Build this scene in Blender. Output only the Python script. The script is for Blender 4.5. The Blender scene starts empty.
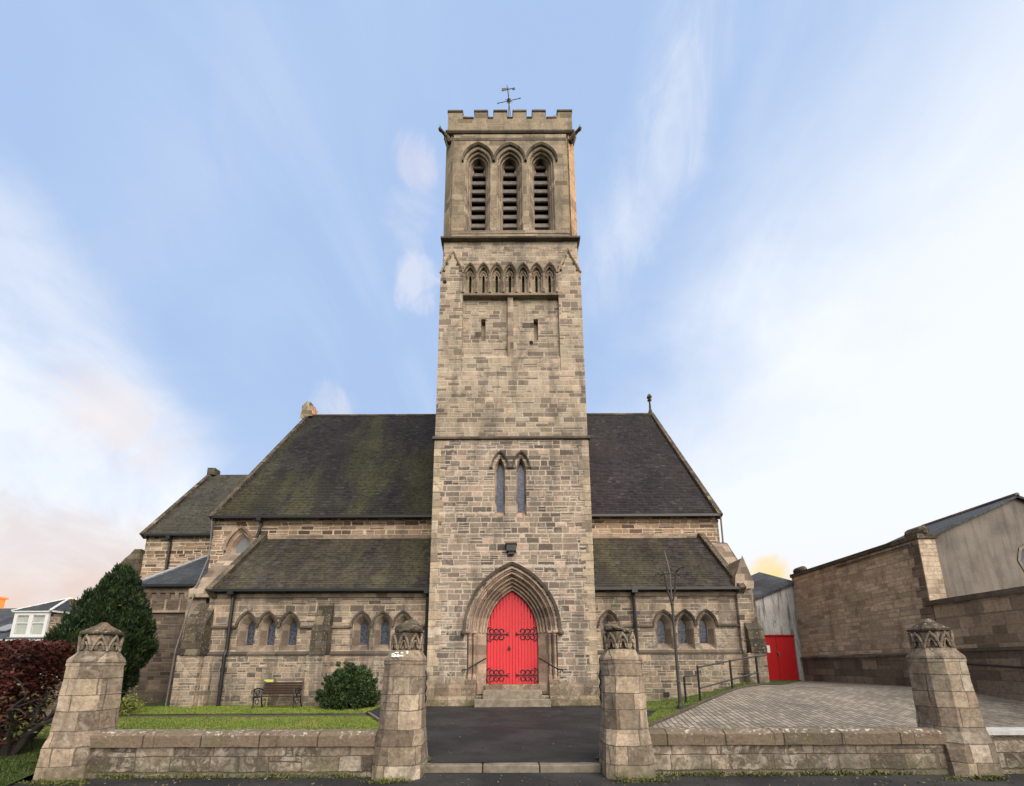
import bpy, bmesh, math, random
import numpy as np
from mathutils import Vector, Matrix, noise as mnoise
from mathutils.geometry import tessellate_polygon

R = math.radians
rnd = random.Random(7)
scene = bpy.context.scene
col = scene.collection

# ------------------------------------------------------------------ camera
cam_d = bpy.data.cameras.new('camera')
cam = bpy.data.objects.new('camera', cam_d)
col.objects.link(cam)
cam_d.sensor_width = 36.0
cam_d.lens = 400 * 36 / 1024
cam_d.shift_y = (590 - 393) / 1024
cam_d.clip_end = 3000
PITCH = math.atan(75 / 400)
cam.rotation_mode = 'QUATERNION'
cam.rotation_quaternion = (Matrix.Rotation(R(90) + PITCH, 4, 'X') @ Matrix.Rotation(R(-0.25), 4, 'Z')).to_quaternion()
cam.location = (0, 0, 1.6)
scene.camera = cam

# ------------------------------------------------------------------ world, sun, exposure
SUN_EL, SUN_AZ = 3.6, 82.0            # azimuth clockwise from +Y; low, to the right and just behind the front wall
scene.view_settings.view_transform = 'Standard'
scene.view_settings.look = 'None'
scene.view_settings.exposure = 0.25
scene.view_settings.gamma = 1.0
scene.view_settings.use_curve_mapping = False
scene.render.engine = 'CYCLES'
scene.cycles.use_denoising = True
scene.cycles.max_bounces = 6
scene.cycles.sample_clamp_indirect = 6


class G:
    """small expression helper over a node tree"""
    def __init__(s, nt):
        s.nt = nt; s.n = nt.nodes; s.l = nt.links

    def node(s, t, **kw):
        x = s.n.new(t)
        for k, v in kw.items():
            setattr(x, k, v)
        return x

    def put(s, sock, v):
        if isinstance(v, bpy.types.NodeSocket):
            s.l.new(v, sock)
        elif v is not None:
            if isinstance(v, (tuple, list)) and len(v) == 3 and sock.type == 'RGBA':
                v = (*v, 1)
            sock.default_value = v

    def m(s, op, a, b=None, c=None, clamp=False):
        x = s.node('ShaderNodeMath', operation=op, use_clamp=clamp)
        for i, v in enumerate((a, b, c)):
            if v is not None:
                s.put(x.inputs[i], v)
        return x.outputs[0]

    def add(s, a, b): return s.m('ADD', a, b)
    def sub(s, a, b): return s.m('SUBTRACT', a, b)
    def mul(s, a, b): return s.m('MULTIPLY', a, b)
    def div(s, a, b): return s.m('DIVIDE', a, b)
    def mn(s, a, b): return s.m('MINIMUM', a, b)
    def mx(s, a, b): return s.m('MAXIMUM', a, b)
    def fl(s, a): return s.m('FLOOR', a)
    def fr(s, a): return s.m('FRACT', a)
    def gt(s, a, b): return s.m('GREATER_THAN', a, b)

    def ss(s, v, a, b, lo=0.0, hi=1.0):
        x = s.node('ShaderNodeMapRange', interpolation_type='SMOOTHSTEP')
        s.put(x.inputs['Value'], v)
        for k, q in (('From Min', a), ('From Max', b), ('To Min', lo), ('To Max', hi)):
            s.put(x.inputs[k], q)
        return x.outputs[0]

    def mixf(s, f, a, b):
        return s.add(s.mul(a, s.sub(1.0, f)), s.mul(b, f))

    def mix(s, f, a, b, mode='MIX'):
        x = s.node('ShaderNodeMix', data_type='RGBA', blend_type=mode)
        s.put(x.inputs[0], f); s.put(x.inputs[6], a); s.put(x.inputs[7], b)
        return x.outputs[2]

    def xyz(s, x, y, z):
        c = s.node('ShaderNodeCombineXYZ')
        for i, v in enumerate((x, y, z)):
            s.put(c.inputs[i], v)
        return c.outputs[0]

    def sep(s, v):
        c = s.node('ShaderNodeSeparateXYZ'); s.put(c.inputs[0], v)
        return c.outputs[0], c.outputs[1], c.outputs[2]

    def noise(s, v, scale=1.0, detail=3.0, rough=0.55, dist=0.0, dim='3D'):
        x = s.node('ShaderNodeTexNoise', noise_dimensions=dim)
        if dim == '1D':
            s.put(x.inputs['W'], v)
        else:
            s.put(x.inputs['Vector'], v)
        s.put(x.inputs['Scale'], scale); s.put(x.inputs['Detail'], detail)
        s.put(x.inputs['Roughness'], rough); s.put(x.inputs['Distortion'], dist)
        return x.outputs[0]

    def white(s, v):
        x = s.node('ShaderNodeTexWhiteNoise', noise_dimensions='3D')
        s.put(x.inputs['Vector'], v)
        return x.outputs[0], x.outputs[1]

    def scl(s, v, k):
        x = s.node('ShaderNodeVectorMath', operation='MULTIPLY')
        s.put(x.inputs[0], v); s.put(x.inputs[1], k)
        return x.outputs[0]

    def dot(s, v, k):
        x = s.node('ShaderNodeVectorMath', operation='DOT_PRODUCT')
        s.put(x.inputs[0], v); s.put(x.inputs[1], k)
        return x.outputs['Value']

    def vscale(s, c, k):
        x = s.node('ShaderNodeVectorMath', operation='SCALE')
        s.put(x.inputs[0], c); s.put(x.inputs['Scale'], k)
        return x.outputs[0]

    def pos(s):
        return s.node('ShaderNodeNewGeometry')


def ray(px, py):
    a, b = (px - 512) / 400, -(py - 590) / 400
    v = Vector((a, math.cos(PITCH) - b * math.sin(PITCH), math.sin(PITCH) + b * math.cos(PITCH)))
    return v.normalized()


world = bpy.data.worlds.new('World')
scene.world = world
world.use_nodes = True
g = G(world.node_tree)
g.n.clear()
tc = g.node('ShaderNodeTexCoord').outputs['Generated']
sky = g.node('ShaderNodeTexSky', sky_type='NISHITA', sun_disc=False)
sky.sun_elevation = R(SUN_EL); sky.sun_rotation = R(SUN_AZ)
sky.altitude = 50; sky.air_density = 1.0; sky.dust_density = 0.6; sky.ozone_density = 2.0
dx, dy, dz = g.sep(tc)
up = g.mx(dz, 0.0)
ci2 = g.noise(g.scl(tc, (2.2, 2.2, 2.6)), 1.0, 6.0, 0.55, 0.5)
# high thin cirrus drawn out along two directions
def wisps(ax, k0, k1, seed):
    a = R(ax); s1 = g.add(g.mul(dx, math.cos(a)), g.mul(dz, math.sin(a))); t1 = g.sub(g.mul(dz, math.cos(a)), g.mul(dx, math.sin(a)))
    return g.noise(g.xyz(g.mul(s1, k0), g.mul(t1, k1), g.add(g.mul(dy, 1.2), seed)), 1.0, 7.0, 0.6, 1.6)
w_r = g.ss(wisps(63, 1.5, 3.4, 4.1), 0.36, 0.78)
w_l = g.ss(wisps(-38, 1.5, 3.0, 8.6), 0.36, 0.78)
rside = g.ss(dx, -0.15, 0.15)
wis = g.mixf(rside, w_l, w_r)
veil = g.ss(g.add(g.mul(dx, 0.95), g.add(g.mul(dz, -0.60), g.mul(g.sub(ci2, 0.5), 0.55))), -0.25, 0.33)
veil_l = g.mul(g.ss(g.add(g.mul(dx, -0.9), g.add(g.mul(dz, -0.9), g.mul(g.sub(ci2, 0.5), 0.9))), 0.0, 0.50), 0.85)
low = g.ss(dz, 0.58, 0.06)
cov = g.add(g.add(0.13, g.mul(g.mul(wis, g.ss(ci2, 0.40, 0.62)), g.add(0.16, g.mul(g.mx(veil, veil_l), 0.12)))), g.add(g.mul(g.mx(veil, veil_l), 0.86), g.mul(low, g.ss(ci2, 0.30, 0.65, 0.25, 0.5))))
cov = g.m('MINIMUM', cov, 1.0, clamp=True)
base = g.vscale(sky.outputs[0], 1.0)
SKYK = 0.1
blue = g.mix(0.84, base, (3.4, 5.1, 8.3), 'MIX')
cl_col = g.mix(g.ss(dz, 0.02, 0.30), (8.0, 7.6, 7.3), (7.9, 8.3, 8.9))
c1 = g.mix(cov, blue, cl_col)
warm = g.mul(g.ss(dz, 0.30, 0.12), g.ss(ci2, 0.36, 0.60))
left = g.ss(dx, -0.2, -0.6)
c1 = g.mix(g.mul(warm, g.mul(left, 0.75)), c1, (7.6, 5.5, 4.4))
nf = g.noise(tc, 7.0, 7.0, 0.62, 0.8)
nfine = g.noise(g.scl(tc, (9.0, 4.0, 5.0)), 1.0, 8.0, 0.66, 1.4)
# drawn-out streaks of cirrus: great circles through two directions, half width in degrees, density
for A, B, wd, k in (((603, 300), (706, -20), 4.6, .50), ((640, 260), (735, 40), 2.6, .30), ((-60, 150), (185, 470), 6.0, .50), ((-40, 330), (150, 445), 1.6, .40),
                    ((690, 470), (1060, 170), 5.0, .45), ((60, 300), (300, 60), 7.0, .12)):
    a_, b_ = ray(*A), ray(*B); nn = a_.cross(b_).normalized(); mid_ = (a_ + b_).normalized(); half_ = math.acos(max(-1, min(1, a_.dot(b_)))) / 2
    off_ = g.m('ABSOLUTE', g.add(g.dot(tc, nn), g.mul(g.sub(nf, 0.5), 0.10)))
    bm_ = g.mul(g.ss(off_, math.sin(R(wd)), 0.0), g.ss(g.dot(tc, mid_), math.cos(half_ * 1.35), math.cos(half_ * 0.5)))
    bm_ = g.mul(bm_, g.ss(nfine, 0.28, 0.68, 0.25, 1.0))
    c1 = g.mix(g.mul(bm_, k), c1, (7.9, 8.1, 8.6))
# single puffs of cloud: direction, angular size, density, colour
for (px, py, rad, k, cc) in ((414, 162, 2.9, .50, (7.6, 7.0, 7.6)), (412, 212, 3.6, .30, (7.2, 7.2, 7.9)), (420, 285, 3.2, .55, (7.6, 7.5, 8.1)),
                             (122, 425, 7.0, .45, (8.0, 6.9, 6.5)), (335, 407, 3.4, .4, (7.8, 7.4, 7.4)), (768, 577, 3.4, 0.95, (8.6, 6.6, 2.6)),
                             (802, 326, 1.6, .5, (7.9, 8.0, 8.6)), (60, 560, 9.0, .5, (6.3, 5.1, 4.8))):
    d = ray(px, py)
    rr_ = 1 - math.cos(R(rad))
    mk = g.ss(g.add(g.dot(tc, d), g.mul(g.sub(nf, 0.5), rr_ * 3.2)), math.cos(R(rad)) + rr_ * 0.15, 1.0 + rr_ * 0.15)
    c1 = g.mix(g.mul(mk, k), c1, cc)
# unseen bright bank added behind the viewer to light the church front
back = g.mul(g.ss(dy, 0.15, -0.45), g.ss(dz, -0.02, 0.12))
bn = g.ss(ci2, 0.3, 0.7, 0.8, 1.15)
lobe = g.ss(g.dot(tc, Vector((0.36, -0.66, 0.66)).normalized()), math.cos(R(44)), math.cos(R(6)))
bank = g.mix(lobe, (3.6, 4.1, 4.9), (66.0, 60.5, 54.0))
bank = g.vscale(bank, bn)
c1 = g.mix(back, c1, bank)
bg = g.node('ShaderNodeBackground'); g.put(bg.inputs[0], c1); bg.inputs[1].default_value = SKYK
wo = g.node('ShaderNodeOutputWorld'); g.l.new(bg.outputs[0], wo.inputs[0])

sun_d = bpy.data.lights.new('sun', 'SUN'); sun_d.energy = 5.0; sun_d.angle = R(0.5); sun_d.color = (1.0, 0.48, 0.15)
sun = bpy.data.objects.new('sun', sun_d); col.objects.link(sun)
sdir = Vector((math.sin(R(SUN_AZ)) * math.cos(R(SUN_EL)), math.cos(R(SUN_AZ)) * math.cos(R(SUN_EL)), math.sin(R(SUN_EL))))
sun.rotation_euler = (-sdir).to_track_quat('-Z', 'Y').to_euler()
sun.location = (40, 0, 40)


# ------------------------------------------------------------------ materials
def new_mat(name):
    m = bpy.data.materials.new(name); m.use_nodes = True
    g = G(m.node_tree); g.n.clear()
    b = g.node('ShaderNodeBsdfPrincipled'); o = g.node('ShaderNodeOutputMaterial')
    g.l.new(b.outputs[0], o.inputs[0])
    return m, g, b


def wall_uv(g, slope=None):
    geo = g.pos()
    x, y, z = g.sep(geo.outputs['Position'])
    nx, ny, nz = g.sep(geo.outputs['True Normal'])
    side = g.gt(g.m('ABSOLUTE', nx), 0.82)
    u = g.mixf(side, x, y)
    flat = g.gt(g.m('ABSOLUTE', nz), 0.8)
    v = g.mixf(flat, z, y)
    return geo.outputs['Position'], u, v, z


def stone(name, pal, mortar, bw=0.42, rh=0.21, mw=0.018, split=0.62, weather=0.35, wcol=(0.07, 0.065, 0.055), bump=0.5, moss=0.0,
          mossz=(0.0, 0.0), joint=1.0, seed=0.0, irregular=0.36, grain=0.28, erode=0.0, specks=0.0, soot=0.34, gain=1.0, vary=0.76):
    m, g, b = new_mat(name)
    P, u, v, z = wall_uv(g)
    wob = g.noise(P, 3.0, 2.0)
    u = g.add(u, g.mul(g.sub(wob, 0.5), 0.05)); v0 = g.add(v, g.mul(g.sub(g.noise(P, 2.3, 2.0), 0.5), 0.035))
    vv = g.add(g.div(v0, rh), g.mul(g.noise(g.add(g.div(v0, rh), seed), 0.55, 1.0, 0.5, 0, '1D'), irregular * 3.0))
    row = g.fl(vv); fv = g.fr(vv)
    r1, rc = g.white(g.xyz(row, seed, 1.7))
    w = g.mul(bw, g.add(0.72, g.mul(r1, 0.6)))
    ub = g.add(g.div(u, w), g.add(g.mul(r1, 31.7), g.mul(g.noise(g.xyz(g.mul(u, 1.1 / bw), g.mul(row, 7.3), seed), 1.0, 0.0), 1.1)))
    colm = g.fl(ub); fu = g.fr(ub)
    ra, rac = g.white(g.xyz(colm, row, seed + 5.1))
    sp = g.gt(ra, split)
    fv2 = g.mixf(sp, fv, g.fr(g.mul(fv, 2.0)))
    half = g.mul(sp, g.fl(g.mul(fv, 2.0)))
    rhh = g.mul(rh, g.sub(1.0, g.mul(sp, 0.5)))
    rb, rcol = g.white(g.xyz(colm, g.add(row, g.mul(half, 0.37)), seed + 9.3))
    rx, ry, rz = g.sep(rcol)
    du = g.mul(g.mn(fu, g.sub(1.0, fu)), w)
    dv = g.mul(g.mn(fv2, g.sub(1.0, fv2)), rhh)
    n_e = g.noise(P, 22.0, 2.0)
    d = g.add(g.mn(du, dv), g.add(g.mul(g.sub(n_e, 0.5), mw * 1.8), g.mul(g.sub(g.noise(P, 7.0, 2.0), 0.5), mw * 1.2)))
    st = g.ss(d, mw * 0.45, mw * 1.15)
    c = g.mix(rx, pal[0], pal[1])
    c = g.mix(g.ss(ry, 0.56, 0.66), c, pal[2])
    c = g.mix(g.ss(rz, 0.84, 0.92), c, pal[3])
    c = g.vscale(c, g.mul(gain, g.add(1.0 - vary * 0.5, g.mul(rb, vary))))
    big = g.noise(P, 0.55, 4.0, 0.6)
    fine = g.noise(P, 14.0, 5.0, 0.7)
    micro = g.noise(P, 38.0, 3.0, 0.75)
    c = g.vscale(c, g.mx(0.25, g.add(1.0, g.add(g.mul(g.sub(fine, 0.5), grain * 4.2), g.add(g.mul(g.sub(micro, 0.5), grain * 2.4), g.mul(g.sub(big, 0.5), 1.1))))))
    blot = g.ss(g.noise(P, 5.5, 5.0, 0.7), 0.54, 0.68)
    c = g.mix(g.mul(blot, 0.42), c, (0.15, 0.125, 0.095))
    if erode:
        er = g.mul(g.ss(g.add(g.noise(P, 0.8, 5.0, 0.65, 0.6), g.mul(g.ss(z, 5.0, 0.5), 0.10)), 0.52, 0.66), g.ss(g.noise(P, 7.0, 5.0, 0.75, 1.0), 0.46, 0.58))
        c = g.mix(g.mul(er, erode), c, (0.50, 0.45, 0.355))
    c = g.mix(g.mul(g.sub(1.0, st), joint), c, mortar)
    wn = g.noise(g.scl(P, (1.5, 1.5, 0.30)), 1.0, 6.0, 0.66, 0.5)
    wm = g.mul(g.ss(wn, 0.46, 0.66), weather)
    c = g.mix(wm, c, wcol)
    sn = g.mul(g.ss(g.noise(P, 1.9, 6.0, 0.7, 0.8), 0.53, 0.66), soot)
    c = g.mix(sn, c, (0.060, 0.050, 0.038))
    if specks:
        c = g.mix(g.mul(g.ss(g.noise(P, 17.0, 4.0, 0.7), 0.60, 0.66), specks), c, (0.52, 0.50, 0.42))
    if moss:
        mm = g.mul(g.ss(z, mossz[1], mossz[0]), g.ss(g.noise(P, 3.0, 5.0, 0.7), 0.36, 0.62))
        c = g.mix(g.mul(mm, moss), c, (0.085, 0.09, 0.04))
    c = g.mix(1.0, c, (1.0, 0.972, 0.99), 'MULTIPLY')
    g.put(b.inputs['Base Color'], c)
    b.inputs['Roughness'].default_value = 0.92
    b.inputs['Specular IOR Level'].default_value = 0.25
    h = g.add(g.mul(st, 0.8), g.add(g.mul(fine, 0.45), g.mul(rb, 0.35)))
    bp = g.node('ShaderNodeBump'); bp.inputs['Strength'].default_value = bump; bp.inputs['Distance'].default_value = 0.02
    g.put(bp.inputs['Height'], h); g.l.new(bp.outputs[0], b.inputs['Normal'])
    return m


def slate(name, c0, c1, moss_col, moss=0.6, rowh=0.15, pitch=55, seed=0.0, specks=0.2):
    m, g, b = new_mat(name)
    geo = g.pos(); P = geo.outputs['Position']
    x, y, z = g.sep(P)
    nx, ny, nz = g.sep(geo.outputs['True Normal'])
    u = g.mixf(g.gt(g.m('ABSOLUTE', nx), 0.5), x, y)
    vv = g.div(z, rowh * math.sin(R(pitch)))
    row = g.fl(vv)
    r1, _ = g.white(g.xyz(row, seed, 2.0))
    ub = g.add(g.div(u, 0.23), g.mul(r1, 17.0))
    ra, rc = g.white(g.xyz(g.fl(ub), row, seed))
    fu = g.fr(ub)
    gap = g.ss(g.mn(fu, g.sub(1.0, fu)), 0.0, 0.07)
    c = g.mix(ra, c0, c1)
    fine = g.noise(P, 18.0, 4.0, 0.7)
    c = g.vscale(c, g.add(0.35, g.mul(fine, 1.3)))
    st = g.noise(g.xyz(g.add(g.mul(x, 0.36), seed), g.mul(y, 0.05), g.mul(z, 0.09)), 1.0, 6.0, 0.62, 0.6)
    mo = g.mul(g.ss(st, 0.42, 0.60), g.ss(g.noise(P, 6.0, 6.0, 0.75), 0.34, 0.60))
    c = g.mix(g.mul(mo, moss), c, moss_col)
    bands = g.ss(g.noise(g.xyz(g.add(g.mul(x, 0.7), g.mul(z, 0.12)), 0.0, g.mul(z, 0.12)), 1.0, 4.0, 0.55, 0.3), 0.54, 0.66)
    c = g.mix(g.mul(bands, 0.55), c, (0.028, 0.025, 0.024))
    sp = g.ss(g.noise(P, 26.0, 2.0, 0.6), 0.68, 0.76)
    c = g.mix(g.mul(sp, specks), c, (0.26, 0.27, 0.22))
    c = g.vscale(c, g.add(0.5, g.mul(gap, 0.5)))
    odd = g.gt(g.white(g.xyz(g.fl(ub), row, seed + 3.0))[0], 0.972)
    c = g.mix(g.mul(odd, 0.25), c, (0.13, 0.12, 0.115))
    big = g.noise(P, 0.45, 4.0, 0.6)
    c = g.vscale(c, g.add(0.30, g.mul(big, 1.15)))
    g.put(b.inputs['Base Color'], c)
    b.inputs['Roughness'].default_value = 0.85
    b.inputs['Specular IOR Level'].default_value = 0.15
    bp = g.node('ShaderNodeBump'); bp.inputs['Strength'].default_value = 0.6; bp.inputs['Distance'].default_value = 0.015
    g.put(bp.inputs['Height'], g.add(g.mul(gap, 0.6), g.add(g.mul(ra, 0.6), g.mul(fine, 0.5))))
    g.l.new(bp.outputs[0], b.inputs['Normal'])
    return m


def plain(name, c, rough=0.6, var=0.2, scale=8.0, metal=0.0, spec=0.4, bump=0.15, c2=None, dist=0.004):
    m, g, b = new_mat(name)
    P = g.pos().outputs['Position']
    n = g.noise(P, scale, 5.0, 0.65)
    cc = g.mix(g.ss(n, 0.35, 0.7), c, c2) if c2 else g.vscale(g.mix(0.0, c, c), g.add(1 - var, g.mul(n, 2 * var)))
    g.put(b.inputs['Base Color'], cc)
    b.inputs['Roughness'].default_value = rough; b.inputs['Metallic'].default_value = metal
    b.inputs['Specular IOR Level'].default_value = spec
    bp = g.node('ShaderNodeBump'); bp.inputs['Strength'].default_value = bump; bp.inputs['Distance'].default_value = dist
    g.put(bp.inputs['Height'], g.noise(P, scale * 4, 4.0, 0.7)); g.l.new(bp.outputs[0], b.inputs['Normal'])
    return m


def leafmat(name, c0, c1, c2, scale=1.5):
    m, g, b = new_mat(name)
    P = g.pos().outputs['Position']
    oi = g.node('ShaderNodeNewGeometry').outputs['Random Per Island']
    c = g.mix(oi, c0, c1)
    c = g.mix(g.ss(g.noise(P, scale, 3.0), 0.5, 0.7), c, c2)
    g.put(b.inputs['Base Color'], c)
    b.inputs['Roughness'].default_value = 0.6; b.inputs['Specular IOR Level'].default_value = 0.3
    return m


M = {}
CREAM = ((0.46, 0.39, 0.285), (0.34, 0.275, 0.195), (0.235, 0.175, 0.125), (0.18, 0.145, 0.11))
M['tower'] = stone('tower_stone', ((0.37, 0.315, 0.245), (0.255, 0.19, 0.14), (0.150, 0.122, 0.100), (0.43, 0.325, 0.25)), (0.50, 0.44, 0.345), 0.40, 0.215, 0.022, weather=0.45, moss=0.5, mossz=(0.2, 1.2), seed=1.0, erode=0.75, joint=0.85, gain=0.84)
M['tower_up'] = stone('tower_upper_stone', ((0.45, 0.385, 0.285), (0.33, 0.262, 0.188), (0.21, 0.17, 0.13), (0.44, 0.34, 0.25)), (0.46, 0.40, 0.305), 0.42, 0.21, 0.016, weather=0.5, seed=2.0, joint=0.85, erode=0.5, gain=0.90, vary=0.46)
M['belfry'] = stone('belfry_ashlar', ((0.38, 0.31, 0.208), (0.325, 0.262, 0.175), (0.25, 0.198, 0.132), (0.42, 0.35, 0.245)), (0.42, 0.355, 0.255), 0.75, 0.34, 0.010, split=0.95, weather=0.5, seed=3.0, joint=0.5, bump=0.35, soot=0.4, gain=0.82, vary=0.5)
M['quoin'] = stone('quoin_stone', ((0.46, 0.385, 0.27), (0.39, 0.32, 0.222), (0.33, 0.265, 0.185), (0.43, 0.37, 0.275)), (0.42, 0.355, 0.26), 0.9, 0.31, 0.008, split=0.98, weather=0.4, seed=3.4, joint=0.6, bump=0.35, gain=0.90)
M['plinth'] = stone('plinth_stone', ((0.27, 0.205, 0.13), (0.215, 0.16, 0.105), (0.165, 0.125, 0.085), (0.32, 0.26, 0.18)), (0.19, 0.15, 0.10), 0.62, 0.36, 0.012, split=0.97, weather=0.5, seed=3.7, bump=0.6, grain=0.45, moss=0.7, mossz=(0.15, 0.7), erode=0.4)
M['aisle'] = stone('aisle_stone', ((0.44, 0.365, 0.265), (0.30, 0.228, 0.158), (0.17, 0.140, 0.112), (0.46, 0.345, 0.24)), (0.46, 0.395, 0.29), 0.44, 0.21, 0.016, joint=0.85, weather=0.6, moss=0.5, mossz=(0.1, 0.9), seed=4.0, erode=0.55, grain=0.34, gain=0.74)
M['vestry'] = stone('vestry_stone', ((0.15, 0.115, 0.082), (0.115, 0.087, 0.063), (0.085, 0.064, 0.049), (0.175, 0.135, 0.097)), (0.16, 0.13, 0.098), 0.4, 0.19, 0.014, weather=0.55, seed=5.0)  # vestry colour darkened to stand in for the yew's shade
M['clere'] = stone('clerestory_stone', ((0.40, 0.29, 0.19), (0.30, 0.205, 0.13), (0.145, 0.095, 0.068), (0.42, 0.33, 0.23)), (0.56, 0.475, 0.35), 0.5, 0.2, 0.022, weather=0.3, seed=6.0, gain=0.82)
M['dress'] = stone('dressed_stone', ((0.34, 0.275, 0.20), (0.295, 0.235, 0.17), (0.25, 0.195, 0.145), (0.37, 0.305, 0.225)), (0.25, 0.205, 0.15), 0.55, 0.30, 0.008, split=0.98, weather=0.35, seed=7.0, joint=0.5, bump=0.25, irregular=0.1, gain=0.85)
M['arch'] = stone('arch_stone', ((0.36, 0.272, 0.198), (0.315, 0.235, 0.172), (0.265, 0.198, 0.145), (0.40, 0.31, 0.23)), (0.22, 0.17, 0.125), 0.7, 0.34, 0.006, split=0.98, weather=0.3, seed=8.0, joint=0.4, bump=0.2, irregular=0.1)
M['wet'] = stone('mossy_weathering_stone', ((0.135, 0.112, 0.075), (0.10, 0.083, 0.056), (0.07, 0.058, 0.04), (0.18, 0.152, 0.10)), (0.08, 0.07, 0.05), 0.6, 0.3, 0.01, split=0.9, weather=0.6, wcol=(0.035, 0.033, 0.026), seed=9.0, joint=0.5, specks=0.6, grain=0.5, bump=0.9, gain=0.8)
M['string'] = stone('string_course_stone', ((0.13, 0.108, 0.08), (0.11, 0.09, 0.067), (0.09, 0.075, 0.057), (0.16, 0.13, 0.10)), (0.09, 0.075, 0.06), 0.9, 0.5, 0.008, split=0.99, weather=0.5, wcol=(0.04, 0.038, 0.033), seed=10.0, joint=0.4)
M['pier'] = stone('pier_stone', ((0.38, 0.305, 0.21), (0.29, 0.232, 0.162), (0.21, 0.165, 0.117), (0.36, 0.31, 0.235)), (0.085, 0.07, 0.055), 0.44, 0.245, 0.008, split=0.97, soot=0.5, specks=0.25, weather=0.6, erode=0.35, seed=11.0, joint=0.8, bump=0.45, moss=0.55, mossz=(0.0, 0.35), irregular=0.12, grain=0.45, gain=0.86)
M['frontwall'] = stone('front_wall_stone', ((0.25, 0.205, 0.147), (0.185, 0.15, 0.107), (0.125, 0.10, 0.073), (0.32, 0.275, 0.21)), (0.11, 0.09, 0.066), 0.44, 0.205, 0.014, split=0.95, weather=0.65, erode=0.5, soot=0.5, specks=0.2, seed=12.0, moss=0.6, mossz=(0.0, 0.35), bump=0.7, grain=0.5, gain=0.72)
M['bldg'] = stone('hall_stone', ((0.45, 0.365, 0.265), (0.40, 0.322, 0.232), (0.34, 0.27, 0.193), (0.48, 0.395, 0.295)), (0.29, 0.235, 0.168), 0.34, 0.135, 0.009, split=0.97, weather=0.42, wcol=(0.10, 0.085, 0.06), seed=13.0, gain=1.08, vary=0.40)
M['bldg_low'] = stone('hall_base_stone', ((0.15, 0.12, 0.088), (0.125, 0.10, 0.074), (0.105, 0.083, 0.062), (0.18, 0.145, 0.105)), (0.11, 0.09, 0.067), 0.6, 0.26, 0.01, split=0.95, weather=0.5, wcol=(0.05, 0.043, 0.035), seed=14.0, gain=1.45)
M['retain'] = stone('retaining_wall_stone', ((0.36, 0.29, 0.20), (0.31, 0.245, 0.17), (0.25, 0.20, 0.14), (0.40, 0.325, 0.23)), (0.20, 0.165, 0.115), 0.55, 0.27, 0.01, split=0.92, weather=0.4, wcol=(0.09, 0.078, 0.06), seed=15.0)
M['slate'] = slate('nave_slate', (0.040, 0.036, 0.038), (0.018, 0.016, 0.018), (0.080, 0.076, 0.030), 0.78, specks=0.12)
M['slate_r'] = slate('nave_slate_right', (0.044, 0.038, 0.042), (0.020, 0.018, 0.021), (0.055, 0.050, 0.032), 0.3, specks=0.16, seed=3.0)
M['slate_a'] = slate('aisle_slate', (0.060, 0.052, 0.047), (0.024, 0.021, 0.021), (0.105, 0.096, 0.044), 0.68, pitch=49, specks=0.5, seed=5.0)
M['slate_c'] = slate('chancel_slate', (0.072, 0.066, 0.057), (0.026, 0.024, 0.023), (0.105, 0.10, 0.07), 0.65, specks=0.6, seed=7.0)
M['slate_b'] = slate('blue_slate', (0.075, 0.085, 0.10), (0.05, 0.056, 0.068), (0.08, 0.085, 0.07), 0.2, pitch=32, specks=0.1, seed=8.0)
M['iron'] = plain('black_iron', (0.012, 0.012, 0.013), 0.45, 0.3, 20, spec=0.5)
M['oldiron'] = plain('weathered_lamp_iron', (0.05, 0.046, 0.04), 0.6, 0.35, 15)
M['lead'] = plain('lead_flashing', (0.22, 0.225, 0.235), 0.55, 0.3, 6, c2=(0.34, 0.34, 0.34))
M['white'] = plain('white_paint', (0.60, 0.60, 0.585), 0.45, 0.06, 5)
M['palepipe'] = plain('pale_grey_pipe', (0.13, 0.12, 0.11), 0.5, 0.2, 8)
M['concrete'] = plain('step_stone', (0.26, 0.218, 0.165), 0.85, 0.3, 5, bump=0.4, c2=(0.145, 0.12, 0.09))
M['kerb'] = plain('kerb_stone', (0.20, 0.17, 0.13), 0.85, 0.3, 6, bump=0.5, c2=(0.11, 0.095, 0.072))
M['palekerb'] = plain('pale_edging', (0.5, 0.5, 0.48), 0.8, 0.3, 6, bump=0.4, c2=(0.36, 0.36, 0.34))
M['soil'] = plain('turf_soil', (0.035, 0.06, 0.014), 0.95, 0.3, 5, bump=0.8, c2=(0.06, 0.085, 0.02), dist=0.02)
M['earth'] = plain('earth_path', (0.095, 0.072, 0.052), 0.95, 0.35, 9, bump=0.8, c2=(0.05, 0.04, 0.03), dist=0.02)
M['wood'] = plain('bench_wood', (0.045, 0.026, 0.019), 0.55, 0.35, 14)
M['darkbark'] = plain('dark_bark', (0.030, 0.024, 0.020), 0.9, 0.4, 14, bump=0.8, dist=0.02)
M['bark'] = plain('bark', (0.075, 0.055, 0.042), 0.9, 0.4, 14, bump=0.8, dist=0.02)
M['louvre'] = plain('louvre_slate', (0.17, 0.145, 0.125), 0.8, 0.35, 6, c2=(0.085, 0.073, 0.065))
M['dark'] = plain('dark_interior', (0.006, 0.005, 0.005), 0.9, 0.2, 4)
M['yellow'] = plain('yellow_plaque', (0.50, 0.52, 0.12), 0.6, 0.1, 5)
M['paper'] = plain('paper', (0.8, 0.79, 0.76), 0.7, 0.05, 5)
M['reddoor2'] = plain('dark_red_door_paint', (0.44, 0.012, 0.014), 0.42, 0.18, 2.5, spec=0.4)
M['brickred'] = plain('orange_chimney', (0.55, 0.20, 0.07), 0.9, 0.2, 5)
M['lichen'] = plain('white_lichen', (0.66, 0.65, 0.62), 0.9, 0.2, 20)
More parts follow.
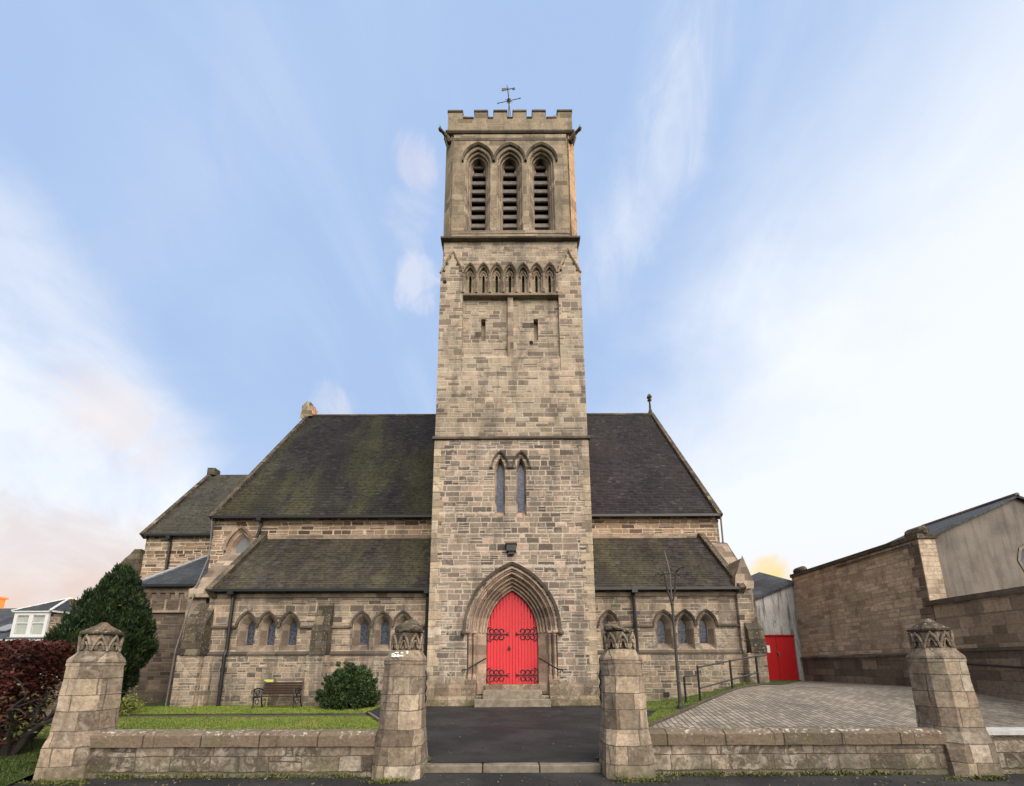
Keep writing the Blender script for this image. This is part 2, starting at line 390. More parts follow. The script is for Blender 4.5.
M['mossclump'] = plain('moss', (0.05, 0.065, 0.015), 0.95, 0.4, 12, bump=1.0, dist=0.03, c2=(0.09, 0.10, 0.025))


def mk_red():
    m, g, b = new_mat('red_door_paint')
    P = g.pos().outputs['Position']; x, y, z = g.sep(P)
    n = g.noise(g.scl(P, (9, 9, 1.2)), 1.0, 4.0, 0.6)
    big = g.noise(P, 1.1, 3.0)
    c = g.mix(n, (0.54, 0.022, 0.030), (0.66, 0.045, 0.055))
    c = g.mix(g.mul(g.ss(big, 0.5, 0.75), 0.4), c, (0.45, 0.016, 0.022))
    dirt = g.mul(g.ss(z, 1.25, 0.9), g.ss(g.noise(P, 6.0, 4.0), 0.4, 0.7))
    c = g.mix(g.mul(dirt, 0.5), c, (0.28, 0.06, 0.05))
    g.put(b.inputs['Base Color'], c); b.inputs['Roughness'].default_value = 0.5; b.inputs['Specular IOR Level'].default_value = 0.35
    return m


def mk_asphalt(name, c=0.040, patch=0.5):
    m, g, b = new_mat(name)
    P = g.pos().outputs['Position']
    n1 = g.noise(P, 0.9, 5.0, 0.6, 0.4); n2 = g.noise(P, 60.0, 3.0, 0.7); n3 = g.noise(g.scl(P, (0.35, 1.6, 1)), 1.0, 4.0, 0.6)
    cc = g.mix(g.ss(n1, 0.35, 0.7), (c * 0.55, c * 0.55, c * 0.6), (c * 1.5, c * 1.42, c * 1.36))
    cc = g.mix(g.mul(g.ss(n3, 0.55, 0.7), patch), cc, (c * 0.5, c * 0.5, c * 0.55))
    cc = g.vscale(cc, g.add(0.55, g.mul(n2, 0.9)))
    sp = g.ss(g.noise(P, 85.0, 1.0), 0.70, 0.78)
    cc = g.mix(g.mul(sp, 0.5), cc, (0.2, 0.19, 0.17))
    g.put(b.inputs['Base Color'], cc)
    g.put(b.inputs['Roughness'], g.ss(n3, 0.4, 0.7, 0.85, 0.6))
    b.inputs['Specular IOR Level'].default_value = 0.35
    bp = g.node('ShaderNodeBump'); bp.inputs['Strength'].default_value = 0.7; bp.inputs['Distance'].default_value = 0.008
    g.put(bp.inputs['Height'], g.add(n2, g.mul(n1, 0.8))); g.l.new(bp.outputs[0], b.inputs['Normal'])
    return m


def mk_paver():
    m, g, b = new_mat('block_paving')
    P = g.pos().outputs['Position']; x, y, z = g.sep(P)
    bw, bl = 0.11, 0.24
    a = R(-9)
    xx = g.add(g.mul(x, math.cos(a)), g.mul(y, math.sin(a))); yy = g.sub(g.mul(y, math.cos(a)), g.mul(x, math.sin(a)))
    r = g.fl(g.div(xx, bw)); r1, _ = g.white(g.xyz(r, 2.2, 0.3))
    q = g.add(g.div(yy, bl), g.mul(r1, 9.0)); cc = g.fl(q)
    ra, rc = g.white(g.xyz(r, cc, 4.0))
    fu = g.fr(g.div(xx, bw)); fv = g.fr(q)
    d = g.mn(g.mul(g.mn(fu, g.sub(1, fu)), bw), g.mul(g.mn(fv, g.sub(1, fv)), bl))
    st = g.ss(d, 0.003, 0.018)
    c = g.mix(ra, (0.30, 0.26, 0.205), (0.165, 0.14, 0.108))
    big = g.noise(P, 0.7, 4.0, 0.6)
    c = g.vscale(c, g.add(0.4, g.mul(big, 1.2)))
    c = g.vscale(c, g.add(0.5, g.mul(g.noise(P, 30.0, 3.0, 0.7), 1.0)))
    c = g.mix(g.sub(1.0, st), c, (0.05, 0.045, 0.032))
    g.put(b.inputs['Base Color'], c); b.inputs['Roughness'].default_value = 0.75
    bp = g.node('ShaderNodeBump'); bp.inputs['Strength'].default_value = 0.8; bp.inputs['Distance'].default_value = 0.012
    g.put(bp.inputs['Height'], g.add(st, g.mul(ra, 0.5))); g.l.new(bp.outputs[0], b.inputs['Normal'])
    return m


def mk_render(name, c0, c1, streak, k=0.5, scale=45.0):
    m, g, b = new_mat(name)
    P = g.pos().outputs['Position']; x, y, z = g.sep(P)
    n = g.noise(P, 1.0, 5.0, 0.6); f = g.noise(P, scale, 3.0, 0.7)
    c = g.mix(g.ss(n, 0.35, 0.7), c0, c1)
    c = g.vscale(c, g.add(0.4, g.mul(f, 1.2)))
    s = g.noise(g.scl(P, (5.0, 5.0, 0.45)), 1.0, 6.0, 0.7, 0.5)
    c = g.mix(g.mul(g.ss(s, 0.47, 0.64), k), c, streak)
    g.put(b.inputs['Base Color'], c); b.inputs['Roughness'].default_value = 0.95
    bp = g.node('ShaderNodeBump'); bp.inputs['Strength'].default_value = 0.8; bp.inputs['Distance'].default_value = 0.012
    g.put(bp.inputs['Height'], f); g.l.new(bp.outputs[0], b.inputs['Normal'])
    return m


def mk_glass(name, c, lead=True, rough=0.12, w=0.09, var=1.0):
    m, g, b = new_mat(name)
    P, u, v, z = wall_uv(g)
    a = g.div(g.add(u, v), w); bb = g.div(g.sub(u, v), w)
    r, rc = g.white(g.xyz(g.fl(a), g.fl(bb), 1.0))
    cc = g.mix(r, tuple(q * (1 - 0.65 * var) for q in c), tuple(q * (1 + 0.95 * var) for q in c))
    if lead:
        fa, fb = g.fr(a), g.fr(bb)
        d = g.mn(g.mn(fa, g.sub(1, fa)), g.mn(fb, g.sub(1, fb)))
        cc = g.mix(g.ss(d, 0.12, 0.03), cc, (0.02, 0.02, 0.022))
    g.put(b.inputs['Base Color'], cc)
    b.inputs['Roughness'].default_value = rough; b.inputs['Specular IOR Level'].default_value = 0.4
    bp = g.node('ShaderNodeBump'); bp.inputs['Strength'].default_value = 0.25; bp.inputs['Distance'].default_value = 0.01
    g.put(bp.inputs['Height'], r); g.l.new(bp.outputs[0], b.inputs['Normal'])
    return m


def mk_coping():
    m, g, b = new_mat('wall_coping_stone')
    P, u, v, z = wall_uv(g)
    r, rc = g.white(g.xyz(g.fl(g.div(g.add(u, 0.3), 0.86)), 1.0, 2.0))
    f = g.fr(g.div(g.add(u, 0.3), 0.86))
    c = g.mix(r, (0.175, 0.125, 0.085), (0.095, 0.072, 0.05))
    n = g.noise(P, 2.4, 5.0, 0.65); f2 = g.noise(P, 20.0, 4.0, 0.7)
    c = g.vscale(c, g.mx(0.2, g.add(-0.25, g.add(g.mul(n, 1.2), g.mul(f2, 1.3)))))
    c = g.mix(g.mul(g.ss(n, 0.50, 0.62), 0.6), c, (0.085, 0.08, 0.04))
    li = g.mul(g.ss(g.add(g.noise(P, 16.0, 4.0, 0.65), g.ss(z, 0.56, 0.64, -0.02, 0.05)), 0.57, 0.64), g.ss(g.noise(P, 1.7, 2.0), 0.40, 0.56))
    c = g.mix(g.mul(li, g.ss(z, 0.48, 0.62, 0.0, 0.8)), c, (0.50, 0.47, 0.40))
    j = g.ss(g.mn(f, g.sub(1, f)), 0.004, 0.016)
    c = g.vscale(c, g.add(0.3, g.mul(j, 0.7)))
    g.put(b.inputs['Base Color'], c); b.inputs['Roughness'].default_value = 0.9
    bp = g.node('ShaderNodeBump'); bp.inputs['Strength'].default_value = 0.8; bp.inputs['Distance'].default_value = 0.02
    g.put(bp.inputs['Height'], g.add(j, f2)); g.l.new(bp.outputs[0], b.inputs['Normal'])
    return m


M['red'] = mk_red()
M['asphalt'] = mk_asphalt('asphalt_drive', 0.021)
M['pave'] = mk_asphalt('asphalt_pavement', 0.027)
M['paver'] = mk_paver()
M['harl'] = mk_render('rough_cast_render', (0.185, 0.162, 0.138), (0.105, 0.092, 0.078), (0.055, 0.047, 0.04), 0.40)
M['plaster'] = mk_render('stained_plaster', (0.46, 0.45, 0.43), (0.34, 0.33, 0.315), (0.075, 0.07, 0.065), 0.85, 20.0)
M['glass'] = mk_glass('leaded_glass', (0.062, 0.070, 0.092), var=0.7)
M['glass_blue'] = mk_glass('blue_leaded_glass', (0.035, 0.055, 0.115), rough=0.3)
M['glass_pale'] = mk_glass('pale_glass', (0.17, 0.18, 0.18), False, 0.3, var=0.06)  # pale base colour stands in for reflected sky
M['housglass'] = mk_glass('curtained_glass', (0.34, 0.36, 0.33), False, 0.15, 0.4, var=0.08)
M['coping'] = mk_coping()
M['grass'] = leafmat('grass_blade', (0.13, 0.19, 0.022), (0.22, 0.27, 0.038), (0.27, 0.26, 0.06), 0.8)
M['yew'] = leafmat('yew_needles', (0.006, 0.016, 0.005), (0.018, 0.036, 0.008), (0.036, 0.060, 0.012), 2.4)
M['bush'] = leafmat('bush_leaf', (0.010, 0.024, 0.008), (0.040, 0.070, 0.020), (0.060, 0.095, 0.028), 3.5)
M['maroon'] = leafmat('maroon_leaf', (0.036, 0.008, 0.005), (0.078, 0.015, 0.009), (0.028, 0.011, 0.007), 2.0)
M['oliveleaf'] = leafmat('olive_leaf', (0.07, 0.085, 0.02), (0.12, 0.13, 0.03), (0.05, 0.05, 0.02), 3.0)
M['rough'] = leafmat('shaded_grass_blade', (0.028, 0.05, 0.009), (0.055, 0.08, 0.016), (0.07, 0.07, 0.02), 1.5)  # grass green darkened in the colour to imitate shade on the bank
M['litter'] = leafmat('fallen_leaf', (0.10, 0.07, 0.035), (0.16, 0.13, 0.07), (0.06, 0.045, 0.03), 3.0)
M['deadleaf'] = leafmat('dead_leaf', (0.03, 0.022, 0.015), (0.06, 0.045, 0.03), (0.02, 0.016, 0.012), 3.0)
M['plant'] = leafmat('yellow_green_leaf', (0.14, 0.17, 0.03), (0.20, 0.21, 0.05), (0.08, 0.11, 0.02), 3.0)


# ------------------------------------------------------------------ mesh helpers
class MB:
    def __init__(s): s.v = []; s.f = []

    def add(s, vs, fs):
        o = len(s.v); s.v += [tuple(p) for p in vs]; s.f += [tuple(i + o for i in f) for f in fs]

    def box(s, x0, x1, y0, y1, z0, z1):
        v = [(x, y, z) for z in (z0, z1) for y in (y0, y1) for x in (x0, x1)]
        s.add(v, [(0, 2, 3, 1), (4, 5, 7, 6), (0, 1, 5, 4), (2, 6, 7, 3), (0, 4, 6, 2), (1, 3, 7, 5)])

    def obox(s, c, ax, ay, az):                         # oriented box: centre and three half-axis vectors
        c, ax, ay, az = map(Vector, (c, ax, ay, az))
        v = [c + i * ax + j * ay + k * az for k in (-1, 1) for j in (-1, 1) for i in (-1, 1)]
        s.add(v, [(0, 2, 3, 1), (4, 5, 7, 6), (0, 1, 5, 4), (2, 6, 7, 3), (0, 4, 6, 2), (1, 3, 7, 5)])

    def prism(s, poly, a0, a1, axis='x'):               # extrude a 2-D polygon along an axis
        def mk(p, a):
            return (a, p[0], p[1]) if axis == 'x' else ((p[0], a, p[1]) if axis == 'y' else (p[0], p[1], a))
        n = len(poly)
        vs = [mk(p, a0) for p in poly] + [mk(p, a1) for p in poly]
        fs = [tuple(range(n)), tuple(range(2 * n - 1, n - 1, -1))] + [(i, (i + 1) % n, n + (i + 1) % n, n + i) for i in range(n)]
        s.add(vs, fs)

    def bridge(s, a, b, closed=True):
        n = len(a)
        s.add(list(a) + list(b), [(i, (i + 1) % n, n + (i + 1) % n, n + i) for i in range(n if closed else n - 1)])

    def cap(s, loop):
        s.add(loop, [tuple(range(len(loop)))])

    def plate(s, outer, holes, y, depth=0.0):           # front face with openings, in the XZ plane at y
        polys = [[Vector((p[0], p[1], 0)) for p in outer]] + [[Vector((p[0], p[1], 0)) for p in h] for h in holes]
        flat = [p for q in polys for p in q]
        tri = tessellate_polygon(polys)
        vs = [(p.x, y, p.y) for p in flat]
        fs = []
        for t in tri:
            a, b, c = (flat[i] for i in t)
            fs.append(t if (b - a).cross(c - a).z > 0 else t[::-1])
        s.add(vs, fs)
        if depth:
            for q in polys:
                s.bridge([(p.x, y, p.y) for p in q], [(p.x, y + depth, p.y) for p in q])

    def tube(s, path, r, n=8, closed=False, caps=True):
        path = [Vector(p) for p in path]
        rs = r if isinstance(r, (list, tuple)) else [r] * len(path)
        N = len(path); rings = []
        ref = None
        for i, p in enumerate(path):
            if closed:
                t = path[(i + 1) % N] - path[i - 1]
            else:
                t = path[min(i + 1, N - 1)] - path[max(i - 1, 0)]
            t = t.normalized() if t.length > 1e-9 else Vector((0, 0, 1))
            if ref is None:
                ref = Vector((0, 1, 0)) if abs(t.y) < 0.9 else Vector((1, 0, 0))
            a = (ref - t * ref.dot(t)).normalized(); b = t.cross(a); ref = a
            rings.append([p + rs[i] * (math.cos(2 * math.pi * k / n) * a + math.sin(2 * math.pi * k / n) * b) for k in range(n)])
        for i in range(N if closed else N - 1):
            s.bridge(rings[i], rings[(i + 1) % N])
        if caps and not closed:
            s.cap(rings[0][::-1]); s.cap(rings[-1])

    def lathe(s, prof, c, n=16):
        rings = [[(c[0] + r * math.cos(2 * math.pi * k / n), c[1] + r * math.sin(2 * math.pi * k / n), c[2] + z) for k in range(n)] for r, z in prof]
        for a, b in zip(rings, rings[1:]):
            s.bridge(a, b)
        s.cap(rings[0][::-1]); s.cap(rings[-1])

    def build(s, name, mat, parent=None, label=None, smooth=False, bevel=0.0, wear=0.0, cuts=0):
        me = bpy.data.meshes.new(name)
        off = Vector((0, 0, 0)); p = parent
        while p is not None:
            off += p.location; p = p.parent
        vs = [Vector(v) - off for v in s.v]
        me.from_pydata(vs, [], s.f); me.update()
        if wear or cuts:
            bm = bmesh.new(); bm.from_mesh(me)
            bmesh.ops.remove_doubles(bm, verts=bm.verts, dist=0.0005)
            if cuts:
                bmesh.ops.subdivide_edges(bm, edges=bm.edges[:], cuts=cuts, use_grid_fill=True)
            for v in bm.verts:
                q = v.co + off
                v.co += Vector([mnoise.noise(q * 4.1 + Vector((k * 9.2, 0, 0))) for k in range(3)]) * wear
                v.co += Vector([mnoise.noise(q * 13.0 + Vector((k * 5.2, 3, 0))) for k in range(3)]) * wear * 0.5
            bm.to_mesh(me); bm.free()
        o = bpy.data.objects.new(name, me); col.objects.link(o)
        me.materials.append(M[mat] if isinstance(mat, str) else mat)
        if parent is not None:
            o.parent = parent
        if smooth:
            me.polygons.foreach_set('use_smooth', [True] * len(me.polygons))
        if bevel:
            md = o.modifiers.new('bevel', 'BEVEL'); md.width = bevel; md.segments = 1; md.limit_method = 'ANGLE'
        if label:
            o['label'] = label
        return o


def thing(name, label, cat, loc=(0, 0, 0), group=None):
    o = bpy.data.objects.new(name, None); col.objects.link(o); o.empty_display_size = 0.3
    o.location = loc; o['label'] = label; o['category'] = cat
    if group: o['group'] = group
    return o


def tag(o, label, cat, group=None):
    o['label'] = label; o['category'] = cat
    if group: o['group'] = group
    return o


def arch(cx, hw, z0, zs, za, n=10):
    r = za - zs; Rr = (hw * hw + r * r) / (2 * hw); a1 = math.asin(min(1, r / Rr)) if Rr >= hw else math.pi - math.asin(r / Rr)
    pts = [(cx - hw, z0)]
    L = [(cx - hw + Rr - Rr * math.cos(a1 * i / n), zs + Rr * math.sin(a1 * i / n)) for i in range(n + 1)]
    L[-1] = (cx, za)
    pts += L + [(2 * cx - x, z) for x, z in L[-2::-1]] + [(cx + hw, z0)]
    return pts


def arc_only(cx, hw, zs, za, n=10):
    return arch(cx, hw, zs - 1, zs, za, n)[1:-1]


def at_y(pts, y): return [(p[0], y, p[1]) for p in pts]


def hood(mb, cx, hw, zs, za, t, proj, y, n=10):
    k = (za - zs) / hw
    i = arc_only(cx, hw - t, zs, za - t * max(1.1, 0.75 * k), n); o = arc_only(cx, hw, zs, za, n)
    a, b, c, d = at_y(i, y + 0.02), at_y(i, y - proj * 0.6), at_y(o, y - proj), at_y(o, y + 0.02)
    for p, q in ((a, b), (b, c), (c, d)):
        mb.bridge(p, q, False)
    for e in (0, -1):
        mb.cap([a[e], b[e], c[e], d[e]])


# ------------------------------------------------------------------ ground
def smooth(t):
    t = max(0.0, min(1.0, t)); return t * t * (3 - 2 * t)


def h_drive(x, y): return 0.10 + 0.09 * max(0, min(1, (y - 6.5) / 7.5))
def h_court(x, y): return 0.42 + 0.5 * smooth((y - 6.3) / 6.0)


def edge_court(y):                       # x of the kerb between right lawn and paved court
    return 2.45 + (y - 7.6) * (8.25 - 2.45) / (13.55 - 7.6)


def edge_drive(y): return 1.25 + max(0, y - 6.7) * 0.522


def h_lawn_r(x, y):
    yy = min(y, 13.6)
    xl, xr = (edge_drive(yy) if yy < 12.9 else 3.1), edge_court(yy)
    if y > 13.6: xr = 8.6
    t = max(0, min(1, (x - xl) / max(0.3, xr - xl)))
    a = h_drive(x, y) + 0.02
    return a + (h_court(xr, y) + 0.02 - a) * t ** 2.5


def h_lawn_l(x, y):
    b = 0.13 + 0.012 * mnoise.noise(Vector((x * 0.6, y * 0.6, 0)))
    if x < -6.6: b += 0.10 * smooth((-6.6 - x) / 3.0) * smooth((9 - y) / 3)
    if y < 6.6: b = b * smooth((y - 5.55) / 0.9) - 0.02 * (1 - smooth((y - 5.55) / 0.9))
    return b


def grid_sheet(name, mat, xs, ys, hf, xa=None, parent=None):
    """sheet over rows ys; xa(y) gives left and right limit of each row"""
    mb = MB(); n = xs
    rows = []
    for y in ys:
        a, b = xa(y)
        rows.append([(a + (b - a) * i / n, y, hf(a + (b - a) * i / n, y)) for i in range(n + 1)])
    vs = [p for r in rows for p in r]
    fs = [(j * (n + 1) + i, j * (n + 1) + i + 1, (j + 1) * (n + 1) + i + 1, (j + 1) * (n + 1) + i) for j in range(len(rows) - 1) for i in range(n)]
    mb.add(vs, fs)
    o = mb.build(name, mat, None, smooth=True)
    o['kind'] = 'structure'
    return o


def frange(a, b, n): return [a + (b - a) * i / n for i in range(n + 1)]


mb = MB(); mb.add([(-900, -900, -0.06), (900, -900, -0.06), (900, 900, -0.06), (-900, 900, -0.06)], [(0, 1, 2, 3)])
o = mb.build('ground', 'soil'); o['kind'] = 'structure'
grid_sheet('pavement', 'pave', 60, frange(-3, 6.62, 30), lambda x, y: 0.008 * mnoise.noise(Vector((x, y, 0))), lambda y: (-40, 40))
mb = MB(); mb.box(-200, 200, -14, -3.0, -0.3, -0.10)
o = mb.build('road', 'pave'); o['kind'] = 'structure'
grid_sheet('driveway', 'asphalt', 40, frange(6.62, 15.0, 40), lambda x, y: h_drive(x, y) + 0.012 * mnoise.noise(Vector((x * .7, y * .9, 0))) + 0.006,
           lambda y: (-1.35 - max(0, min(y, 12.9) - 6.75) * 0.522, 1.35 + max(0, min(y, 12.9) - 6.75) * 0.522))
grid_sheet('lawn', 'soil', 90, frange(5.5, 12.15, 40), h_lawn_l, lambda y: (-34, min(-1.3, -1.25 - max(0, y - 6.75) * 0.522)) if y > 6.5 else (-34, -6.9))
grid_sheet('earth_path', 'earth', 60, frange(12.15, 12.75, 4), lambda x, y: 0.135 + 0.012 * mnoise.noise(Vector((x * 2, y * 3, 0))), lambda y: (-34, -4.2))
grid_sheet('upper_lawn', 'soil', 60, frange(12.75, 40, 60), lambda x, y: 0.15 + 0.014 * mnoise.noise(Vector((x, y, 0))), lambda y: (-40, -4.55 if y < 13.2 else -3.0))
grid_sheet('right_lawn', 'soil', 40, frange(6.8, 18, 60), h_lawn_r, lambda y: (edge_drive(y) if y < 12.9 else 3.0, edge_court(y) if y < 13.6 else 9.0 + (y - 13.6) * 0.9))
grid_sheet('paved_court', 'paver', 40, frange(6.3, 17.4, 60), h_court, lambda y: (max(1.9, edge_court(y)) if y < 13.6 else 8.3 + (y - 13.6) * 0.75, 12.4))

mb = MB()                                           # kerb across the gateway, three long stones
for a, b in ((-1.34, -0.47), (-0.455, 0.40), (0.415, 1.34)):
    mb.box(a, b, 6.46, 6.63, -0.05, 0.105)
o = mb.build('gateway_kerb', 'kerb', None, bevel=0.012, wear=0.006, cuts=3); o['kind'] = 'structure'
mb = MB()                                           # pale edging along left lawn
for i in range(9):
    y0 = 7.2 + i * 0.62; y1 = y0 + 0.6
    p, q = Vector((-edge_drive(y0), y0, 0.15)), Vector((-edge_drive(y1), y1, 0.155))
    d = (q - p) / 2; nrm = Vector((-d.y, d.x, 0)).normalized() * 0.03
    mb.obox((p + q) / 2, d, nrm, (0, 0, 0.05))
o = mb.build('lawn_edging', 'kerb'); o['kind'] = 'structure'
mb = MB()
for i in range(8):
    y0 = 7.6 + i * 0.745; y1 = y0 + 0.735
    p, q = Vector((edge_court(y0), y0, h_court(0, y0) + 0.0)), Vector((edge_court(y1), y1, h_court(0, y1)))
    d = (q - p) / 2; nrm = Vector((-d.y, d.x, 0)).normalized() * 0.025
    mb.obox((p + q) / 2, d, nrm, (0, 0, 0.055))
o = mb.build('court_kerb', 'earth', None, bevel=0.01); o['kind'] = 'structure'

# ------------------------------------------------------------------ church
church = thing('church', 'tan sandstone church with a tall square tower, slate roofs and bright red arched doors', 'church', (0, 14.6, 0.19))
YT = 14.6


def part(mb, name, mat, parent=None, **kw): return mb.build(name, mat, parent or church, **kw)


def parts(mb, name, mat, parent=None, **kw):
    """each connected piece of the mesh builder becomes a part of its own"""
    up_ = list(range(len(mb.v)))
    def find(i):
        while up_[i] != i:
            up_[i] = up_[up_[i]]; i = up_[i]
        return i
    for f in mb.f:
        for i in f[1:]:
            up_[find(i)] = find(f[0])
    groups = {}
    for f in mb.f: groups.setdefault(find(f[0]), []).append(f)
    for fs in groups.values():
        ids = sorted({i for f in fs for i in f}); ix = {q: k for k, q in enumerate(ids)}
        q = MB(); q.add([mb.v[i] for i in ids], [tuple(ix[i] for i in f) for f in fs])
        part(q, name, mat, parent, **kw)


def rect(x0, x1, z0, z1): return [(x0, z0), (x1, z0), (x1, z1), (x0, z1)]


# ---- tower, lowest stage
H1 = 3.06
door_out = arch(0, 1.64, 0.55, 2.80, 5.24, 14)
lancets = [(-0.455, 0.2), (0.375, 0.2)]
lan_holes = [arch(c, hw, 7.22, 9.1, 9.68, 8) for c, hw in lancets]
mb = MB()
mb.plate([(-H1, 0.05), (H1, 0.05), (H1, 10.46), (-H1, 10.46)], [door_out] + lan_holes, YT)
mb.box(-H1, H1, YT + 0.9, 20.7, 0.05, 10.46)
for sx in (-1, 1):
    mb.add([(sx * H1, YT, 0.05), (sx * H1, YT + 0.9, 0.05), (sx * H1, YT + 0.9, 10.46), (sx * H1, YT, 10.46)], [(0, 1, 2, 3)])
tower = part(mb, 'tower_wall', 'tower')
# corner quoins, slightly proud and irregular long and short work
for sx in (-1, 1):
    mb = MB(); z = 0.95; k = 0
    while z < 10.3:
        hh = rnd.uniform(0.26, 0.36)
        ln = (0.26 if (k + (sx > 0)) % 2 else 0.42) * rnd.uniform(0.85, 1.15)
        x0, x1 = (-H1 - 0.012, -H1 + ln) if sx < 0 else (H1 - ln, H1 + 0.012)
        mb.box(x0, x1, YT - 0.012, YT + 0.5, z, min(10.42, z + hh - 0.010))
        z += hh; k += 1
    part(mb, 'quoins', 'quoin', tower, bevel=0.012)
# plinth in two sloped courses, open in the middle for the steps
mb = MB()
prof = [(YT + 0.3, 0.02), (YT - 0.20, 0.02), (YT - 0.20, 0.42), (YT - 0.12, 0.55), (YT - 0.12, 0.82), (YT - 0.003, 0.98), (YT + 0.3, 0.98)]
mb.prism(prof, -H1 - 0.10, -1.32); mb.prism(prof, 1.32, H1 + 0.10)
parts(mb, 'plinth', 'plinth', tower, wear=0.012, cuts=3)
mb = MB()
mb.prism([(YT + 0.1, 10.44), (YT - 0.07, 10.46), (YT - 0.08, 10.53), (YT - 0.01, 10.60), (YT + 0.1, 10.62)], -H1 - 0.08, H1 + 0.08)
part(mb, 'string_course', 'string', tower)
# ---- doorway: recessed orders, shafts, hood
dw = MB()
prof = [(1.64, 0.0), (1.64, 0.16), (1.47, 0.16), (1.47, 0.34), (1.31, 0.34), (1.27, 0.40), (0.985, 0.68), (0.965, 0.84)]


def door_arch(w, z0=0.55): return arch(0, w, z0, 2.80, 5.24 - (1.64 - w) * 1.18, 14)


loops = [at_y(door_arch(w), YT + d) for w, d in prof]
for a, b in zip(loops, loops[1:]):
    dw.bridge(a, b, False)
doorway = part(dw, 'doorway', 'arch', church)
mb = MB()
for w, d, r in ((1.60, 0.015, 0.045), (1.545, 0.10, 0.05), (1.455, 0.14, 0.05), (1.415, 0.27, 0.055), (1.315, 0.30, 0.045), (1.20, 0.42, 0.04), (1.09, 0.54, 0.04), (0.99, 0.64, 0.035)):
    mb.tube(at_y(arc_only(0, w, 2.80, 5.24 - (1.64 - w) * 1.18, 16), YT + d), r, 8)
part(mb, 'arch_moulding', 'arch', doorway, smooth=True)
mb = MB(); hood(mb, 0, 1.79, 2.84, 5.40, 0.10, 0.13, YT, 18)
for sx in (-1, 1):
    mb.lathe([(0.02, -0.13), (0.085, -0.10), (0.11, -0.03), (0.09, 0.05), (0.03, 0.10)], (sx * 1.77, YT - 0.08, 2.78), 10)
part(mb, 'hood_mould', 'string', doorway)
for sx in (-1, 1):
    mb = MB()
    for (x, y) in ((1.555, 0.08), (1.39, 0.25)):
        mb.lathe([(0.085, 0), (0.085, 0.10), (0.065, 0.14), (0.055, 0.18), (0.055, 1.42), (0.07, 1.45), (0.062, 1.5), (0.085, 1.6), (0.10, 1.66), (0.10, 1.72)], (sx * x, YT + y, 1.09), 14)
    part(mb, 'nook_shaft', 'arch', doorway, smooth=False)
    mb = MB(); mb.box(sx * 1.6 - 0.12, sx * 1.6 + 0.08, YT - 0.07, YT + 0.12, 2.74, 2.84)
    mb.box(sx * 1.42 - 0.12, sx * 1.42 + 0.1, YT + 0.10, YT + 0.40, 2.74, 2.84)
    part(mb, 'impost', 'arch', doorway, bevel=0.02)
    mb = MB(); mb.box(min(sx * 1.30, sx * 1.68), max(sx * 1.30, sx * 1.68), YT - 0.06, YT + 0.36, 0.5, 1.09)
    part(mb, 'shaft_base', 'plinth', doorway, bevel=0.02)
# door leaves built of boards
YD = YT + 0.80


def arch_top(x, hw, zs, za):
    r = za - zs; Rr = (hw * hw + r * r) / (2 * hw); xx = abs(x)
    return zs + math.sqrt(max(0, Rr * Rr - (xx + Rr - hw) ** 2))


DHW, DZA = 0.96, 5.24 - (1.64 - 0.965) * 1.18
for sx in (-1, 1):
    mb = MB(); nb = 8; bw_ = (DHW - 0.012) / nb
    for i in range(nb):
        a, b = 0.008 + i * bw_, 0.008 + (i + 1) * bw_ - 0.024
        xs = [a + (b - a) * q / 3 for q in range(4)]
        tops = [(x, arch_top(x, DHW, 2.80, DZA)) for x in xs]
        poly = [(a, 0.90), (b, 0.90)] + [(x, z) for x, z in tops[::-1]]
        mb.prism([(sx * x, z) for x, z in poly], YD - 0.04, YD + 0.03, 'y')
    mb.prism([(sx * 0.006, 0.9), (sx * DHW, 0.9), (sx * DHW, 2.8), (sx * 0.6, 3.6), (sx * 0.006, 4.2)], YD - 0.005, YD + 0.025, 'y')
    leaf = part(mb, 'door', 'red', church)
    for hz in (1.22, 2.76):
        h = MB(); x0, x1 = sx * 0.95, sx * 0.13; y = YD - 0.055
        h.obox(((x0 + sx * 0.18) / 2, y, hz), ((x0 - sx * 0.18) / 2, 0, 0), (0, 0.012, 0), (0, 0, 0.022))
        h.obox((x0, y, hz), (0.018, 0, 0), (0, 0.014, 0), (0, 0, 0.24))
        for q in range(3):
            cx_ = sx * (0.78 - q * 0.19)
            for sz in (-1, 1):
                cz = hz + sz * 0.125
                path = [(cx_ + 0.085 * math.cos(t), y, cz + 0.078 * math.sin(t)) for t in [sz * (-math.pi / 2) + sx * sz * k * 2 * math.pi * 0.82 / 14 for k in range(15)]]
                h.tube(path, 0.018, 6)
                h.lathe([(0.004, -0.02), (0.028, 0.0), (0.004, 0.02)], (path[-1][0], y, path[-1][2]), 6)
        for sz in (-1, 1):
            h.tube([(sx * 0.22, y, hz), (sx * 0.17, y, hz + sz * 0.05), (sx * 0.12, y, hz + sz * 0.075)], [0.02, 0.016, 0.008], 6)
            h.tube([(sx * 0.93, y, hz + sz * 0.2), (sx * 0.86, y, hz + sz * 0.27), (sx * 0.80, y, hz + sz * 0.25)], [0.022, 0.018, 0.01], 6)
        h.tube([(sx * 0.20, y, hz), (x1 - sx * 0.03, y, hz)], [0.026, 0.006], 6)
        h.build('hinge', 'iron', leaf)
    if sx < 0:
        h = MB(); h.tube([(-0.12 + 0.05 * math.cos(t), YD - 0.06, 2.20 + 0.05 * math.sin(t)) for t in frange(0, 6.28, 12)], 0.012, 6)
        h.box(-0.16, -0.09, YD - 0.05, YD - 0.02, 2.16, 2.30)
        h.build('door_ring', 'iron', leaf)
mb = MB(); mb.plate(door_arch(0.975, 0.5), [], YD + 0.06)
part(mb, 'door_backing', 'dark', doorway)
